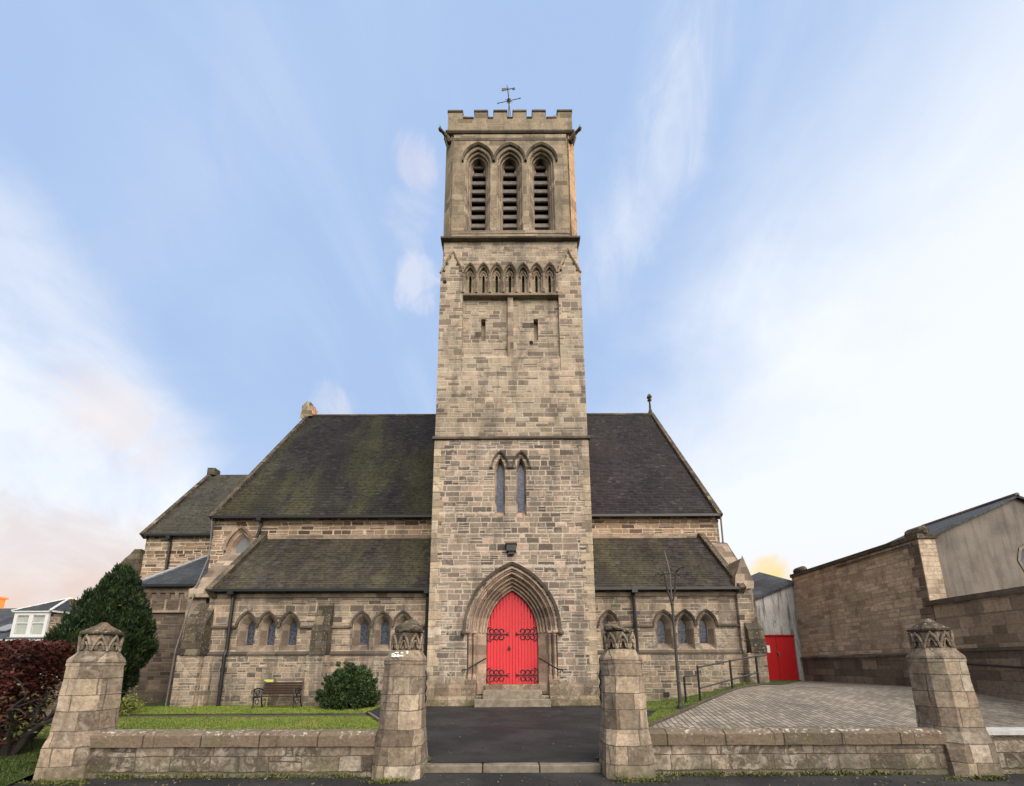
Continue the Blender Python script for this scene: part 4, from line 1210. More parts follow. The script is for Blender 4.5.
mb = MB(); mb.box(CX0 + .2, XL, CYE - 0.32, CYE - 0.2, CZE - 0.12, CZE - 0.01); parts(mb, 'gutter', 'iron', church)
pipe([(-18.75, CYE - 0.25, 8.6), (-18.75, CYE - 0.1, 8.3), (-18.75, CYE - 0.1, 5.0)], r=0.07)
mb = MB(); mb.prism([(-21.7, 0), (-20.2, 0), (-20.2, 7.9), (-20.55, 7.9), (-21.2, 7.1), (-21.7, 6.0)], 21.0, 22.0, 'y')
part(mb, 'buttress', 'wet', church, wear=0.03, cuts=2)
VX0, VX1, VY, VZ = -16.2, -13.0, 17.0, 5.05
mb = MB(); mb.box(VX0, VX1, VY, CYE, 0, VZ); mb.prism([(VY, VZ), (CYE, VZ), (CYE, 7.6)], VX0 + 0.02, VX1)
part(mb, 'vestry_wall', 'vestry', church)
roof('vestry_roof', 'slate_b', VX0 - 0.12, VX1, VY - 0.2, VZ - 0.02, CYE, 7.65, church)
mb = MB(); slope_bar(mb, VX0 - 0.22, VX0 - 0.02, VY - 0.24, VZ - 0.05, CYE, 7.67, 0.06, 0.05)
part(mb, 'lead_flashing', 'lead', church)
mb = MB(); mb.box(VX0 - 0.02, VX1, VY - 0.07, VY, 4.72, 4.96); mb.box(VX0 - 0.06, VX1, VY - 0.10, VY, 3.86, 3.96)
for i in range(8):
    mb.prism([(VY, 4.45), (VY - 0.06, 4.6), (VY - 0.07, 4.72), (VY, 4.72)], VX0 + 0.1 + i * 0.4, VX0 + 0.26 + i * 0.4)
for i in range(5):
    mb.box(VX0 + 0.05 + i * 0.62, VX0 + 0.13 + i * 0.62, VY - 0.045, VY, 3.96, 4.45)
part(mb, 'corbel_table', 'dress', church)
mb = MB(); mb.box(VX0, VX1, VY - 0.32, VY - 0.2, VZ - 0.1, VZ + 0.0); parts(mb, 'gutter', 'iron', church)
mb = MB(); mb.box(VX0 - 0.1, VX1, VY - 0.12, VY, 0, 0.5); part(mb, 'plinth', 'vestry', church)
mb = MB(); mb.box(5.62, 5.84, YA_ - 0.075, YA_, 0.42, 0.58); part(mb, 'vent_grille', 'iron', church)


# ------------------------------------------------------------------ gate piers
PS = 0.84


def octo(a, c, z, cx=0, cy=0):
    a, c = a * PS, c * PS
    p = [(a, -(a - c)), (a, a - c), (a - c, a), (-(a - c), a), (-a, a - c), (-a, -(a - c)), (-(a - c), -a), (a - c, -a)]
    return [(cx + x, cy + y, z) for x, y in p]


def make_pier(cx, cy, label, cap='full', lean=0.0, seed=0, patch=False):
    t = thing('gate_pier', label, 'gate pier', (cx, cy, 0), 'sandstone gate piers along the pavement')
    def L(z): return cx + lean * z
    mb = MB()
    prof = [(-0.1, 0.425, 0.12), (0.30, 0.415, 0.14), (0.46, 0.405, 0.15), (0.58, 0.385, 0.155), (0.62, 0.375, 0.155)]
    rings = [octo(a, c, z, L(z), cy) for z, a, c in prof]
    for a, b in zip(rings, rings[1:]): mb.bridge(a, b)
    mb.cap(rings[0][::-1]); mb.cap(rings[-1])
    mb.build('base', 'pier', t, wear=0.016, cuts=4)
    mb = MB(); zs = [0.62 + i * 0.2 for i in range(6)]
    rings = [octo(0.375 - 0.03 * (z - 0.62), 0.155, z, L(z), cy) for z in zs]
    for a, b in zip(rings, rings[1:]): mb.bridge(a, b)
    mb.build('shaft', 'pier', t, wear=0.009, cuts=2)
    mb = MB()
    prof = [(1.62, 0.352, 0.15), (1.68, 0.352, 0.15), (1.71, 0.345, 0.15), (1.80, 0.275, 0.13), (1.83, 0.265, 0.13)]
    rings = [octo(a, c, z, L(z), cy) for z, a, c in prof]
    for a, b in zip(rings, rings[1:]): mb.bridge(a, b)
    mb.cap(rings[-1])
    mb.build('shoulder', 'pier', t, wear=0.01, cuts=2)
    mb = MB()
    rings = [octo(a, 0.13, z, L(z), cy) for z, a in ((1.82, 0.235), (2.10, 0.225))]
    mb.bridge(*rings); mb.cap(rings[-1])
    drum = mb.build('drum', 'wet' if cap != 'full' else 'pier', t, wear=0.006, cuts=2)
    mb = MB()
    for k in range(8):
        ang = k * math.pi / 4 - math.pi / 2
        d = Vector((math.cos(ang), math.sin(ang), 0)); s_ = Vector((-d.y, d.x, 0))
        rad = 0.21 if k % 2 == 0 else 0.22
        o_ = Vector((L(1.95), cy, -0.0)) + d * rad
        hw = 0.095
        for e in (-1, 1):
            pass
        path = []
        for q in range(11):
            u_ = -1 + q * 0.2
            path.append(o_ + s_ * u_ * hw * 0.92 + d * (0.018 * (1 - u_ * u_)) + Vector((0, 0, 1.84 + 0.215 * (1 - abs(u_) ** 1.9))))
        mb.tube(path, 0.021, 6)
        path = [o_ + s_ * u_ * hw * 0.5 + d * 0.012 + Vector((0, 0, 1.86 + 0.12 * (1 - abs(u_) ** 2))) for u_ in (-1, -0.6, -0.2, 0.2, 0.6, 1)]
        mb.tube(path, 0.016, 5)
        mb.lathe([(0.004, -0.02), (0.02, 0.0), (0.004, 0.02)], o_ + d * 0.02 + Vector((0, 0, 2.075)), 6)
    mb.build('gablets', 'pier', drum)
    mb = MB()
    if cap == 'full':
        prof = [(2.09, 0.235), (2.105, 0.272), (2.135, 0.272), (2.15, 0.25), (2.25, 0.10), (2.30, 0.04)]
        rings = [octo(a, a * 0.48, z, L(z), cy) for z, a in prof]
    elif cap == 'worn':
        prof = [(2.10, 0.235), (2.13, 0.25), (2.18, 0.23), (2.24, 0.16), (2.30, 0.07)]
        rings = [octo(a, a * 0.5, z, L(z) + 0.02, cy) for z, a in prof]
    else:
        prof = [(2.10, 0.235), (2.13, 0.255), (2.17, 0.24), (2.22, 0.16), (2.28, 0.08)]
        rings = [[(x - (z - 2.13) * 0.6, y, z + (0.0 if z < 2.15 else -0.14 * (x - cx + 0.1))) for x, y, z in octo(a, a * 0.5, z, L(z), cy)] for z, a in prof]
    for a, b in zip(rings, rings[1:]): mb.bridge(a, b)
    mb.cap(rings[-1]); mb.cap(rings[0][::-1])
    mb.build('cap', 'wet', t, wear=0.012 if cap == 'full' else 0.05, cuts=2)
    if patch:
        mb = MB()
        for i in range(16):
            a = rnd.uniform(-0.13, 0.12); q = rnd.uniform(0, 1)
            mb.lathe([(0.005, -0.02), (rnd.uniform(0.018, 0.04), 0.0), (0.005, 0.02)], (cx + a, cy - 0.285 + q * 0.06, 1.725 + q * 0.075), 7)
        mb.build('white_patch', 'lichen', t)
    return t


def bracket(parent, x, y, sgn):
    mb = MB()
    mb.tube([(x, y, 1.02), (x + sgn * 0.025, y, 1.1), (x, y, 1.18), (x + sgn * 0.025, y, 1.26), (x, y, 1.34), (x + sgn * 0.025, y, 1.42), (x, y, 1.52)], 0.012, 6)
    mb.tube([(x - sgn * 0.04, y, 1.06), (x + sgn * 0.01, y, 1.06)], 0.014, 6); mb.tube([(x - sgn * 0.04, y, 1.48), (x + sgn * 0.01, y, 1.48)], 0.014, 6)
    mb.build('gate_hinge', 'iron', parent)


p1 = make_pier(-6.56, 6.42, 'tan gate pier with a pointed cap beside the maroon shrub', 'full', 0.0)
p2 = make_pier(-1.68, 6.38, 'gate pier left of the driveway with a white patch under its worn cap', 'worn', 0.01, patch=True)
p3 = make_pier(1.70, 6.38, 'gate pier right of the driveway with a lopsided broken cap', 'broken', -0.005)
p4 = make_pier(6.73, 6.42, 'rightmost gate pier with a mossy pointed cap in front of the paved court', 'full', -0.03)
bracket(p2, -1.37, 6.45, 1); bracket(p3, 1.39, 6.45, -1)

# ------------------------------------------------------------------ boundary walls
def front_wall(x0, x1, y, label, pale=False):
    t = thing('boundary_wall', label, 'wall', ((x0 + x1) / 2, y, 0), 'low stone walls along the pavement')
    mb = MB(); mb.box(x0, x1, y, y + 0.34, -0.1, 0.43)
    mb.build('wall_body', 'frontwall', t, wear=0.012, cuts=6)
    mb = MB()
    if pale:
        mb.box(x0, x1, y - 0.02, y + 0.36, 0.545, 0.60)
        mb.build('coping', 'palekerb', t)
        mb = MB(); mb.box(x0, x1, y + 0.01, y + 0.33, 0.43, 0.545); mb.build('upper_course', 'frontwall', t)
    else:
        x = x0
        while x < x1 - 0.05:
            w = min(rnd.uniform(0.75, 1.05), x1 - x)
            if x1 - x - w < 0.3: w = x1 - x
            dz = rnd.uniform(-0.006, 0.006)
            mb.prism([(y - 0.035, 0.43), (y + 0.36, 0.43), (y + 0.36, 0.58 + dz), (y + 0.30, 0.63 + dz), (y + 0.04, 0.635 + dz), (y - 0.035, 0.585 + dz)], x + 0.003, x + w - 0.003)
            x += w
        mb.build('coping', 'coping', t, wear=0.010, cuts=3)
    return t


front_wall(-6.30, -1.98, 6.24, 'low stone wall in front of the left lawn')
front_wall(2.00, 6.42, 6.24, 'low stone wall with white lichen in front of the paved court')
front_wall(7.04, 11.93, 6.26, 'low wall with a thin pale coping at the right edge beyond the mossy capped pier', True)
mb = MB(); mb.box(-30, -11.2, 11.2, 11.5, 0, 1.25)
tag(mb.build('garden_wall', 'vestry', None, wear=0.02, cuts=4), 'low grey stone garden wall behind the maroon shrub', 'wall')

# ------------------------------------------------------------------ hall on the right
XW = 12.0
hall = thing('stone_hall', 'tall blank coursed stone side building right of the small red door', 'building', (XW, 14.0, 0.9))
mb = MB(); mb.box(XW, XW + 0.5, 11.35, 16.795, 1.86, 5.22); mb.box(XW + .5, 16, 12.6, 16.75, 1.0, 4.8)
mb.build('wall', 'bldg', hall)
mb = MB(); mb.box(XW - 0.05, XW + 0.5, 11.3, 16.75, 0, 1.80); mb.build('base_wall', 'bldg_low', hall)
mb = MB(); mb.prism([(XW + 0.05, 1.80), (XW - 0.12, 1.80), (XW - 0.12, 1.86), (XW, 1.92), (XW + .05, 1.92)], 11.3, 16.75, 'y'); mb.build('ledge', 'string', hall)
mb = MB(); mb.box(XW - 0.06, XW + 0.56, 11.30, 16.8, 5.222, 5.36); mb.build('coping', 'wet', hall)
mb = MB(); z = 1.95
k = 0
while z < 5.15:
    w_ = 0.34 if k % 2 else 0.22
    mb.box(XW - 0.012, XW + 0.3, 11.352, 11.352 + w_, z, min(5.2, z + 0.30)); z += 0.31; k += 1
mb.build('quoins', 'bldg_low', hall, bevel=0.01)
for y in (11.55, 16.5):
    mb = MB(); mb.tube([(XW + 0.2, y - 0.3, 5.44), (XW + 0.2, y - 0.2, 5.46), (XW + 0.2, y + 0.2, 5.46), (XW + 0.2, y + 0.3, 5.44)], [0.08, 0.17, 0.17, 0.08], 10)
    mb.build('coping_end', 'wet', hall, smooth=True)
for (y, z_, r) in ((14.6, 2.9, 0.16),):
    pass
# lean-to with the small red door
lean = thing('lean_to', 'small stained plaster lean-to between church and stone hall with a slate roof', 'building', (11.1, 16.8, 0.9))
YL = 16.8
mb = MB(); dd = rect(10.28, 11.78, 0.8, 2.76)
mb.plate([(9.6, 0.4), (12.3, 0.4), (12.3, 5.12), (10.0, 4.22), (9.6, 4.05)], [dd], YL, 0.12)
mb.box(9.6, 12, YL + 0.2, 20, 0.4, 4.0)
mb.build('wall', 'plaster', lean)
mb = MB()
mb.add([(9.7, YL - 0.12, 4.13), (12.05, YL - 0.12, 5.05), (12.05, 19, 6.0), (9.7, 19, 5.05)], [(0, 1, 2, 3)])
mb.add([(9.7, YL - 0.12, 4.03), (12.05, YL - 0.12, 4.95), (12.05, YL - 0.12, 5.05), (9.7, YL - 0.12, 4.13)], [(0, 1, 2, 3)])
mb.add([(9.7, YL - 0.12, 4.03), (9.7, 19, 4.95), (9.7, 19, 5.05), (9.7, YL - 0.12, 4.13)], [(0, 1, 2, 3)])
mb.build('roof', 'slate_b', lean)
mb = MB(); mb.box(9.55, 9.72, YL - 0.15, 20, 4.05, 4.17); mb.tube([(9.66, YL - 0.12, 4.05), (9.68, YL - 0.1, 3.4), (9.68, YL - 0.08, 0.9)], 0.045, 8)
mb.build('gutter', 'iron', lean)
mb = MB(); mb.box(10.29, 11.775, YL + 0.05, YL + 0.10, 0.88, 2.75)
dr = mb.build('door', 'reddoor2', lean)
mb = MB(); mb.box(10.50, 10.74, YL + 0.042, YL + 0.049, 2.06, 2.36); mb.build('notice', 'paper', dr)
mb = MB(); mb.tube([(11.03, YL + 0.03, 1.86), (11.07, YL - 0.02, 1.92), (11.05, YL - 0.02, 2.05), (11.0, YL + 0.03, 2.10)], 0.018, 6); mb.build('handle', 'palepipe', dr)
mb = MB(); mb.box(11.026, 11.034, YL + 0.044, YL + 0.05, 0.9, 2.74); mb.build('door_joint', 'dark', dr)
mb = MB(); mb.box(10.24, 11.82, YL - 0.01, YL + 0.09, 2.762, 2.80); mb.build('door_head', 'reddoor2', lean)

# gabled rough-cast house behind the retaining wall
YG = 11.62
house = thing('gabled_house', 'grey rough-cast gabled building above the retaining wall at right edge', 'house', (15.4, YG, 0.8))
GX0, GXM, GX1, GZE, GZR = 12.02, 15.5, 19.0, 5.12, 6.60
mb = MB()
hexw = [(15.55 + 0.42 * math.cos(a), 4.62 + 0.55 * math.sin(a)) for a in frange(0, 2 * math.pi * 7 / 8, 7)]
mb.plate([(GX0, 0.5), (GX1, 0.5), (GX1, GZE), (GXM, GZR), (GX0, GZE)], [hexw], YG, 0.15)
mb.prism([(GX0, GZE), (GX1, GZE), (GXM, GZR)], 14.2, 14.3, 'y'); mb.box(GX0 + .5, GX1, YG + 0.9, 14.3, 0.5, GZE)
mb.build('wall', 'harl', house)
w = MB(); w.bridge(at_y(hexw, YG - 0.02), at_y([(15.55 + (x - 15.55) * .78, 4.62 + (z - 4.62) * .82) for x, z in hexw], YG - 0.02))
w.bridge(at_y([(15.55 + (x - 15.55) * .78, 4.62 + (z - 4.62) * .82) for x, z in hexw], YG - 0.02), at_y([(15.55 + (x - 15.55) * .78, 4.62 + (z - 4.62) * .82) for x, z in hexw], YG + 0.08))
wf = w.build('window', 'kerb', house)
w = MB(); w.plate([(15.55 + (x - 15.55) * .79, 4.62 + (z - 4.62) * .83) for x, z in hexw], [], YG + 0.06); w.build('pane', 'glass', wf)
mb = MB()
for sx, xe in ((-1, GX0 - 0.12), (1, GX1 + 0.12)):
    for dz in (0.0,):
        mb.add([(xe, YG - 0.10, GZE - 0.02), (GXM, YG - 0.10, GZR + 0.06), (GXM, 14.4, GZR + 0.06), (xe, 14.4, GZE - 0.02)], [(0, 1, 2, 3)])
        mb.add([(xe, YG - 0.10, GZE - 0.10), (GXM, YG - 0.10, GZR - 0.02), (GXM, YG - 0.10, GZR + 0.06), (xe, YG - 0.10, GZE - 0.02)], [(0, 1, 2, 3)])
mb.build('roof', 'slate_b', house)
mb = MB(); mb.tube([(GXM, YG - .1, GZR + 0.07), (GXM, 14.4, GZR + 0.07)], 0.07, 8); mb.build('ridge_tiles', 'string', house)
mb = MB(); mb.box(12.02, 12.14, YG - 0.16, YG - 0.10, 5.05, 5.28); mb.tube([(12.3, YG - 0.1, 5.02), (12.32, YG - 0.07, 4.8), (12.32, YG - 0.07, 3.1)], 0.045, 8)
mb.box(12.14, 12.40, YG - 0.18, YG - 0.02, 5.02, 5.14)
mb.build('drainpipe', 'iron', house)
rw = thing('retaining_wall', 'stepped stone retaining wall along the right side of the paved court', 'wall', (XW, 8, 0.5))
mb = MB(); mb.box(XW, XW + 0.35, 0.5, 11.298, 1.98, 3.22); mb.build('upper_wall', 'retain', rw)
mb = MB(); mb.box(XW - 0.07, XW + 0.42, 0.5, 11.5, 3.222, 3.36); mb.build('coping', 'string', rw, wear=0.015, cuts=5)
mb = MB(); mb.box(XW - 0.05, XW + 0.4, 0.5, 11.28, -0.1, 1.90); mb.build('base_wall', 'bldg_low', rw)
mb = MB(); mb.box(XW - 0.12, XW + 0.2, 0.5, 11.28, 1.90, 1.98); mb.build('ledge', 'string', rw)
mb = MB(); mb.tube([(XW - 0.12, 11.2, 1.62), (XW - 0.12, 9.6, 1.50), (XW - 0.12, 6, 1.36)], 0.03, 6); mb.build('pipe', 'iron', rw)

# ------------------------------------------------------------------ lamp standard, handrail, bench
LX, LY = 5.20, 12.85
lz = h_lawn_r(LX, LY)
t = thing('lamp_post', 'thin bare iron lamp post with curled scrolls and a spike on the right lawn', 'lamp post', (LX, LY, lz))
mb = MB(); mb.lathe([(0.085, -0.1), (0.085, 0.12), (0.06, 0.2), (0.05, 0.8), (0.06, 0.84), (0.048, 0.88), (0.042, 3.25), (0.06, 3.3), (0.05, 3.36)], (LX, LY, lz), 10)
mb.build('post', 'oldiron', t)
zt = lz + 3.3
mb = MB()
for k in range(4):
    a = k * math.pi / 2 + 0.45
    d = Vector((math.cos(a), math.sin(a), 0)); o_ = Vector((LX, LY, zt))
    mb.tube([o_, o_ + d * 0.10 + Vector((0, 0, 0.25)), o_ + d * 0.19 + Vector((0, 0, 0.62)), o_ + d * 0.25 + Vector((0, 0, 0.98))], 0.024, 6)
    q = o_ + d * 0.25 + Vector((0, 0, 0.98))
    mb.tube([q + d * (0.09 - 0.09 * math.cos(s_)) * 1.0 + Vector((0, 0, 0.10 * math.sin(s_))) for s_ in frange(0, 5.2, 14)], 0.014, 6)
    mb.tube([q, q + d * 0.18 + Vector((0, 0, 0.14)), q + d * 0.36 + Vector((0, 0, 0.13)), q + d * 0.50 + Vector((0, 0, -0.02)), q + d * 0.52 + Vector((0, 0, -0.16))], [0.016, 0.014, 0.012, 0.010, 0.008], 6)
mb.tube([Vector((LX + 0.25 * math.cos(a), LY + 0.25 * math.sin(a), zt + 0.98)) for a in frange(0, 2 * math.pi * 15 / 16, 15)], 0.014, 6, closed=True)
mb.build('scroll_frame', 'oldiron', t)
mb = MB(); mb.tube([(LX, LY, zt), (LX, LY, zt + 1.0), (LX - 0.03, LY, zt + 1.25), (LX - 0.10, LY, zt + 1.62), (LX - 0.12, LY, zt + 1.80)], [0.022, 0.022, 0.03, 0.022, 0.006], 8)
mb.lathe([(0.01, -0.05), (0.05, 0), (0.01, 0.05)], (LX - 0.07, LY, zt + 1.45), 8)
mb.build('spike', 'palepipe', t)

t = thing('handrail', 'black metal handrail with two rails stepping down beside the paved court', 'handrail', (7.0, 13.5, 0.5))
posts = [(5.66, 13.5, 1.20, 0.2), (6.13, 13.5, 1.56, 0.25), (7.22, 13.5, 1.74, 0.5), (8.10, 13.5, 1.86, 0.85)]
for x, y, zt_, zb in posts:
    mb = MB(); mb.tube([(x, y, zb - 0.1), (x, y, zt_)], 0.034, 8); mb.build('post', 'iron', t)
mb = MB(); mb.tube([(6.13, 13.5, 1.50), (7.22, 13.5, 1.70), (8.10, 13.5, 1.86), (8.45, 13.5, 1.88)], 0.028, 8); mb.build('rail', 'iron', t)
mb = MB(); mb.tube([(6.13, 13.5, 0.82), (7.22, 13.5, 1.10), (8.10, 13.5, 1.32)], 0.026, 8); mb.build('rail', 'iron', t)
mb = MB(); mb.tube([(5.66, 13.5, 1.18), (5.70, 13.5, 1.22), (6.13, 13.5, 1.24)], 0.028, 8); mb.build('rail', 'iron', t)

BX0, BX1, BYB, BZ = -9.03, -7.50, 14.72, 0.15
t = thing('bench', 'dark wooden garden bench with scrolled iron ends below the aisle windows', 'bench', (-8.25, 14.6, BZ))
mb = MB()
for i in range(5):
    mb.obox((-8.25, 14.32 + i * 0.085, BZ + 0.42 - 0.008 * i), (0.70, 0, 0), (0, 0.034, 0), (0, 0, 0.014))
mb.build('seat', 'wood', t)
mb = MB()
for i in range(5):
    mb.obox((-8.25, 14.74 + i * 0.022, BZ + 0.50 + i * 0.085), (0.70, 0, 0), (0, 0.010, 0.002), (0, -0.005, 0.037))
mb.build('backrest', 'wood', t)
for x in (-8.96, -7.56):
    mb = MB()
    mb.tube([(x, 14.28, BZ), (x, 14.30, BZ + 0.22), (x, 14.27, BZ + 0.42), (x, 14.30, BZ + 0.58), (x, 14.24, BZ + 0.66), (x, 14.22, BZ + 0.60)], 0.024, 6)
    mb.tube([(x, 14.84, BZ), (x, 14.74, BZ + 0.25), (x, 14.72, BZ + 0.44), (x, 14.80, BZ + 0.72), (x, 14.86, BZ + 0.92)], 0.024, 6)
    mb.tube([(x, 14.27, BZ + 0.40), (x, 14.5, BZ + 0.36), (x, 14.72, BZ + 0.40)], 0.022, 6)
    mb.tube([(x, 14.26, BZ + 0.65), (x, 14.5, BZ + 0.68), (x, 14.76, BZ + 0.62)], 0.026, 6)
    mb.tube([(x, 14.5 + 0.09 * math.cos(a), BZ + 0.52 + 0.09 * math.sin(a)) for a in frange(0, 5.9, 12)], 0.016, 6)
    mb.tube([(x, 14.5 + 0.10 * math.cos(a), BZ + 0.22 + 0.08 * math.sin(a)) for a in frange(0, 5.9, 12)], 0.014, 6)
    mb.build('end_frame', 'iron', t)
mb = MB(); mb.box(-9.0, -8.68, 14.86, 14.90, 0.96, 1.12); mb.box(-8.86, -8.82, 14.86, 14.89, 0.15, 0.96)
tag(mb.build('notice', 'yellow'), 'small yellow notice behind the left end of the bench', 'sign')

# ------------------------------------------------------------------ foliage
rng = np.random.default_rng(11)


def leaf_mesh(name, P, D, size, mat, parent=None, aspect=0.45, fold=True):
    """one small pointed blade per point P along direction D"""
    n = len(P)
    D = D / np.maximum(1e-6, np.linalg.norm(D, axis=1))[:, None]
    Rv = rng.normal(size=(n, 3)); S = np.cross(D, Rv); S /= np.maximum(1e-6, np.linalg.norm(S, axis=1))[:, None]
    sz = (size * rng.uniform(0.65, 1.35, n))[:, None]
    off = np.zeros(3); p = parent
    while p is not None:
        off += np.array(p.location); p = p.parent
    P = P - off
    a = P - D * sz * 0.5; c = P + D * sz * 0.5
    b = P + S * sz * aspect * 0.5; d = P - S * sz * aspect * 0.5
    V = np.stack([a, b, c, d], 1).reshape(-1, 3)
    me = bpy.data.meshes.new(name)
    me.vertices.add(4 * n); me.vertices.foreach_set('co', V.ravel().astype(np.float32))
    me.loops.add(4 * n); me.loops.foreach_set('vertex_index', np.arange(4 * n, dtype=np.int32))
    me.polygons.add(n); me.polygons.foreach_set('loop_start', np.arange(0, 4 * n, 4, dtype=np.int32))
    me.update(); me.validate()
    me.materials.append(M[mat])
    o = bpy.data.objects.new(name, me); col.objects.link(o)
    if parent is not None: o.parent = parent
    return o


def lobes(cs, rad, n_each, outward_c, upk, jitter=0.5, stretch=1.0, inner=0.65):
    Ps, Ds = [], []
    for c, r in zip(cs, rad):
        n = int(n_each * (r / np.mean(rad)) ** 2)
        d = rng.normal(size=(n, 3)); d /= np.linalg.norm(d, axis=1)[:, None]
        rr = r * rng.uniform(inner, 1.05, n)[:, None]
        p = c + d * rr * np.array([1, 1, stretch])
        o_ = p - outward_c; o_ /= np.maximum(1e-6, np.linalg.norm(o_, axis=1))[:, None]
        Ps.append(p); Ds.append(d * 0.6 + o_ * 0.5 + np.array([0, 0, upk]) + rng.normal(size=(n, 3)) * jitter)
    return np.concatenate(Ps), np.concatenate(Ds)


# dark yew
yx, yy = -13.66, 13.6
t = thing('yew_tree', 'dark green rounded conifer left of the church beside the vestry', 'tree', (yx, yy, 0.15))
mb = MB(); mb.tube([(yx, yy, 0.0), (yx + 0.05, yy, 0.8), (yx, yy, 2.0), (yx - 0.1, yy, 3.8)], [0.22, 0.17, 0.13, 0.03], 10)
for k in range(9):
    a = k * 2.4; z0 = 0.6 + k * 0.28; d = Vector((math.cos(a), math.sin(a), 0))
    p = Vector((yx, yy, z0)); mb.tube([p, p + d * 0.5 + Vector((0, 0, 0.35)), p + d * 0.95 + Vector((0, 0, 1.0))], [0.07, 0.045, 0.02], 6)
mb.build('trunk', 'bark', t)
prof_z = [0.25, 0.6, 1.2, 1.9, 2.5, 3.2, 3.75, 4.3, 4.75, 5.05]
prof_r = [0.35, 0.52, 0.88, 1.18, 1.26, 0.98, 0.70, 0.43, 0.22, 0.05]
cs, rs = [], []
for i in range(230):
    z = 0.3 + 4.55 * rng.uniform(0, 1) ** 0.9
    r_ = np.interp(z, prof_z, prof_r); a = rng.uniform(0, 2 * math.pi); q = math.sqrt(rng.uniform(0.30, 0.92))
    lr = rng.uniform(0.16, 0.34) * (0.55 + 0.45 * min(1, r_ / 1.2))
    q = min(q, max(0.0, (r_ - lr * 0.75)) / max(0.05, r_))
    cs.append(np.array([yx + 0.06 * math.sin(z * 1.7) + (z - 2.5) * 0.03 + r_ * q * math.cos(a), yy + r_ * q * math.sin(a), z])); rs.append(lr)
for i in range(130):
    z = 0.5 + 4.3 * rng.uniform(0, 1); r_ = np.interp(z, prof_z, prof_r) * rng.uniform(0.97, 1.10); a = rng.uniform(0, 2 * math.pi)
    cs.append(np.array([yx + 0.06 * math.sin(z * 1.7) + (z - 2.5) * 0.03 + r_ * math.cos(a), yy + r_ * math.sin(a), z + 0.08])); rs.append(rng.uniform(0.09, 0.16))
P, D = lobes(cs, rs, 360, np.array([yx, yy, 1.0]), 1.0, 0.38, 2.1, 0.35)
leaf_mesh('crown', P, D, 0.125, 'yew', t, 0.30)
# round laurel bush against the aisle
bx, by = -5.72, 14.45
t = thing('laurel_bush', 'round dark green bush against the aisle wall right of the bench', 'bush', (bx, by, 0.15))
mb = MB()
for k in range(9):
    a = k * 2.4; d = Vector((math.cos(a), math.sin(a) * 0.7, 0)); p = Vector((bx, by, 0.1))
    mb.tube([p + d * 0.08, p + d * 0.35 + Vector((0, 0, 0.5)), p + d * 0.6 + Vector((0, 0, 1.05))], [0.03, 0.02, 0.01], 6)
mb.build('stems', 'bark', t)
cs, rs = [], []
for i in range(110):
    d = rng.normal(size=3); d[2] = abs(d[2]) ** 0.7; d /= np.linalg.norm(d); q = rng.uniform(0.45, 1) ** 0.5
    cs.append(np.array([bx, by, 0.42]) + d * q * np.array([0.84, 0.68, 1.10])); rs.append(rng.uniform(0.14, 0.24))
for i in range(40):
    a = rng.uniform(0, 6.28); cs.append(np.array([bx + 0.80 * math.cos(a), by + 0.66 * math.sin(a), rng.uniform(0.25, 0.6)])); rs.append(0.17)
for i in range(70):
    d = rng.normal(size=3); d[2] = abs(d[2]) * 0.9; d /= np.linalg.norm(d)
    cs.append(np.array([bx, by, 0.42]) + d * rng.uniform(0.98, 1.16) * np.array([0.92, 0.78, 1.16])); rs.append(rng.uniform(0.05, 0.11))
P, D = lobes(cs, rs, 170, np.array([bx, by, 0.4]), 0.35, 0.6, 1.2, 0.4)
leaf_mesh('foliage', P, D, 0.085, 'bush', t, 0.5)
# maroon shrub at the left edge: flat-topped, bare gnarled limbs below
mx_, my_ = -8.45, 6.95
t = thing('maroon_shrub', 'flat topped maroon leaved shrub with gnarled bare limbs left of the tan pier', 'shrub', (mx_, my_, 0.2))
mb = MB(); tips = []
r2 = random.Random(5)
for k in range(9):
    a = k * 0.74 + 0.3; d = Vector((math.cos(a), math.sin(a) * 0.8, 0))
    p = Vector((mx_ + 0.3, my_ - 0.15, 0.1)); pts = [p + d * 0.03]
    L = r2.uniform(0.8, 1.25); hh = r2.uniform(0.9, 1.35)
    for s_ in (0.25, 0.5, 0.75, 1.0):
        pts.append(p + d * L * s_ + Vector((r2.uniform(-.07, .07), r2.uniform(-.07, .07), hh * (s_ ** 0.7) + r2.uniform(-.05, .05))))
    mb.tube(pts, [0.055, 0.042, 0.032, 0.024, 0.012], 7)
    for q in range(7):
        b0 = pts[2 + q % 3]; dd = Vector((r2.uniform(-1, 1), r2.uniform(-1, 1), r2.uniform(-0.35, 0.7))).normalized()
        e = b0 + dd * r2.uniform(0.3, 0.6)
        mb.tube([b0, (b0 + e) / 2 + Vector((0, 0, 0.06)), e], [0.016, 0.011, 0.005], 5); tips.append(e)
mb.build('limbs', 'darkbark', t)
n = 60000
P = np.stack([rng.uniform(-10.6, -7.75, n), rng.uniform(6.45, 7.9, n), rng.beta(1.15, 1.0, n) * 1.85 + 0.26], 1)
wv = np.array([mnoise.noise(Vector(p * 2.6)) for p in P]); edge = np.clip((P[:, 2] - 0.3) / 0.9, 0, 1)
keep = (wv + edge * 0.85 > 0.16) & (P[:, 2] < 2.04 + 0.10 * np.array([mnoise.noise(Vector((p[0] * 3, p[1] * 3, 0))) for p in P]))
keep &= (P[:, 0] < -7.85 - 0.25 * (2.0 - P[:, 2]) - 0.45 * (P[:, 1] - 6.6) + 0.0)
P = P[keep]; leaf_mesh('foliage', P, rng.normal(size=P.shape) + np.array([0, 0, -0.1]), 0.062, 'maroon', t, 0.6)
n = 9000
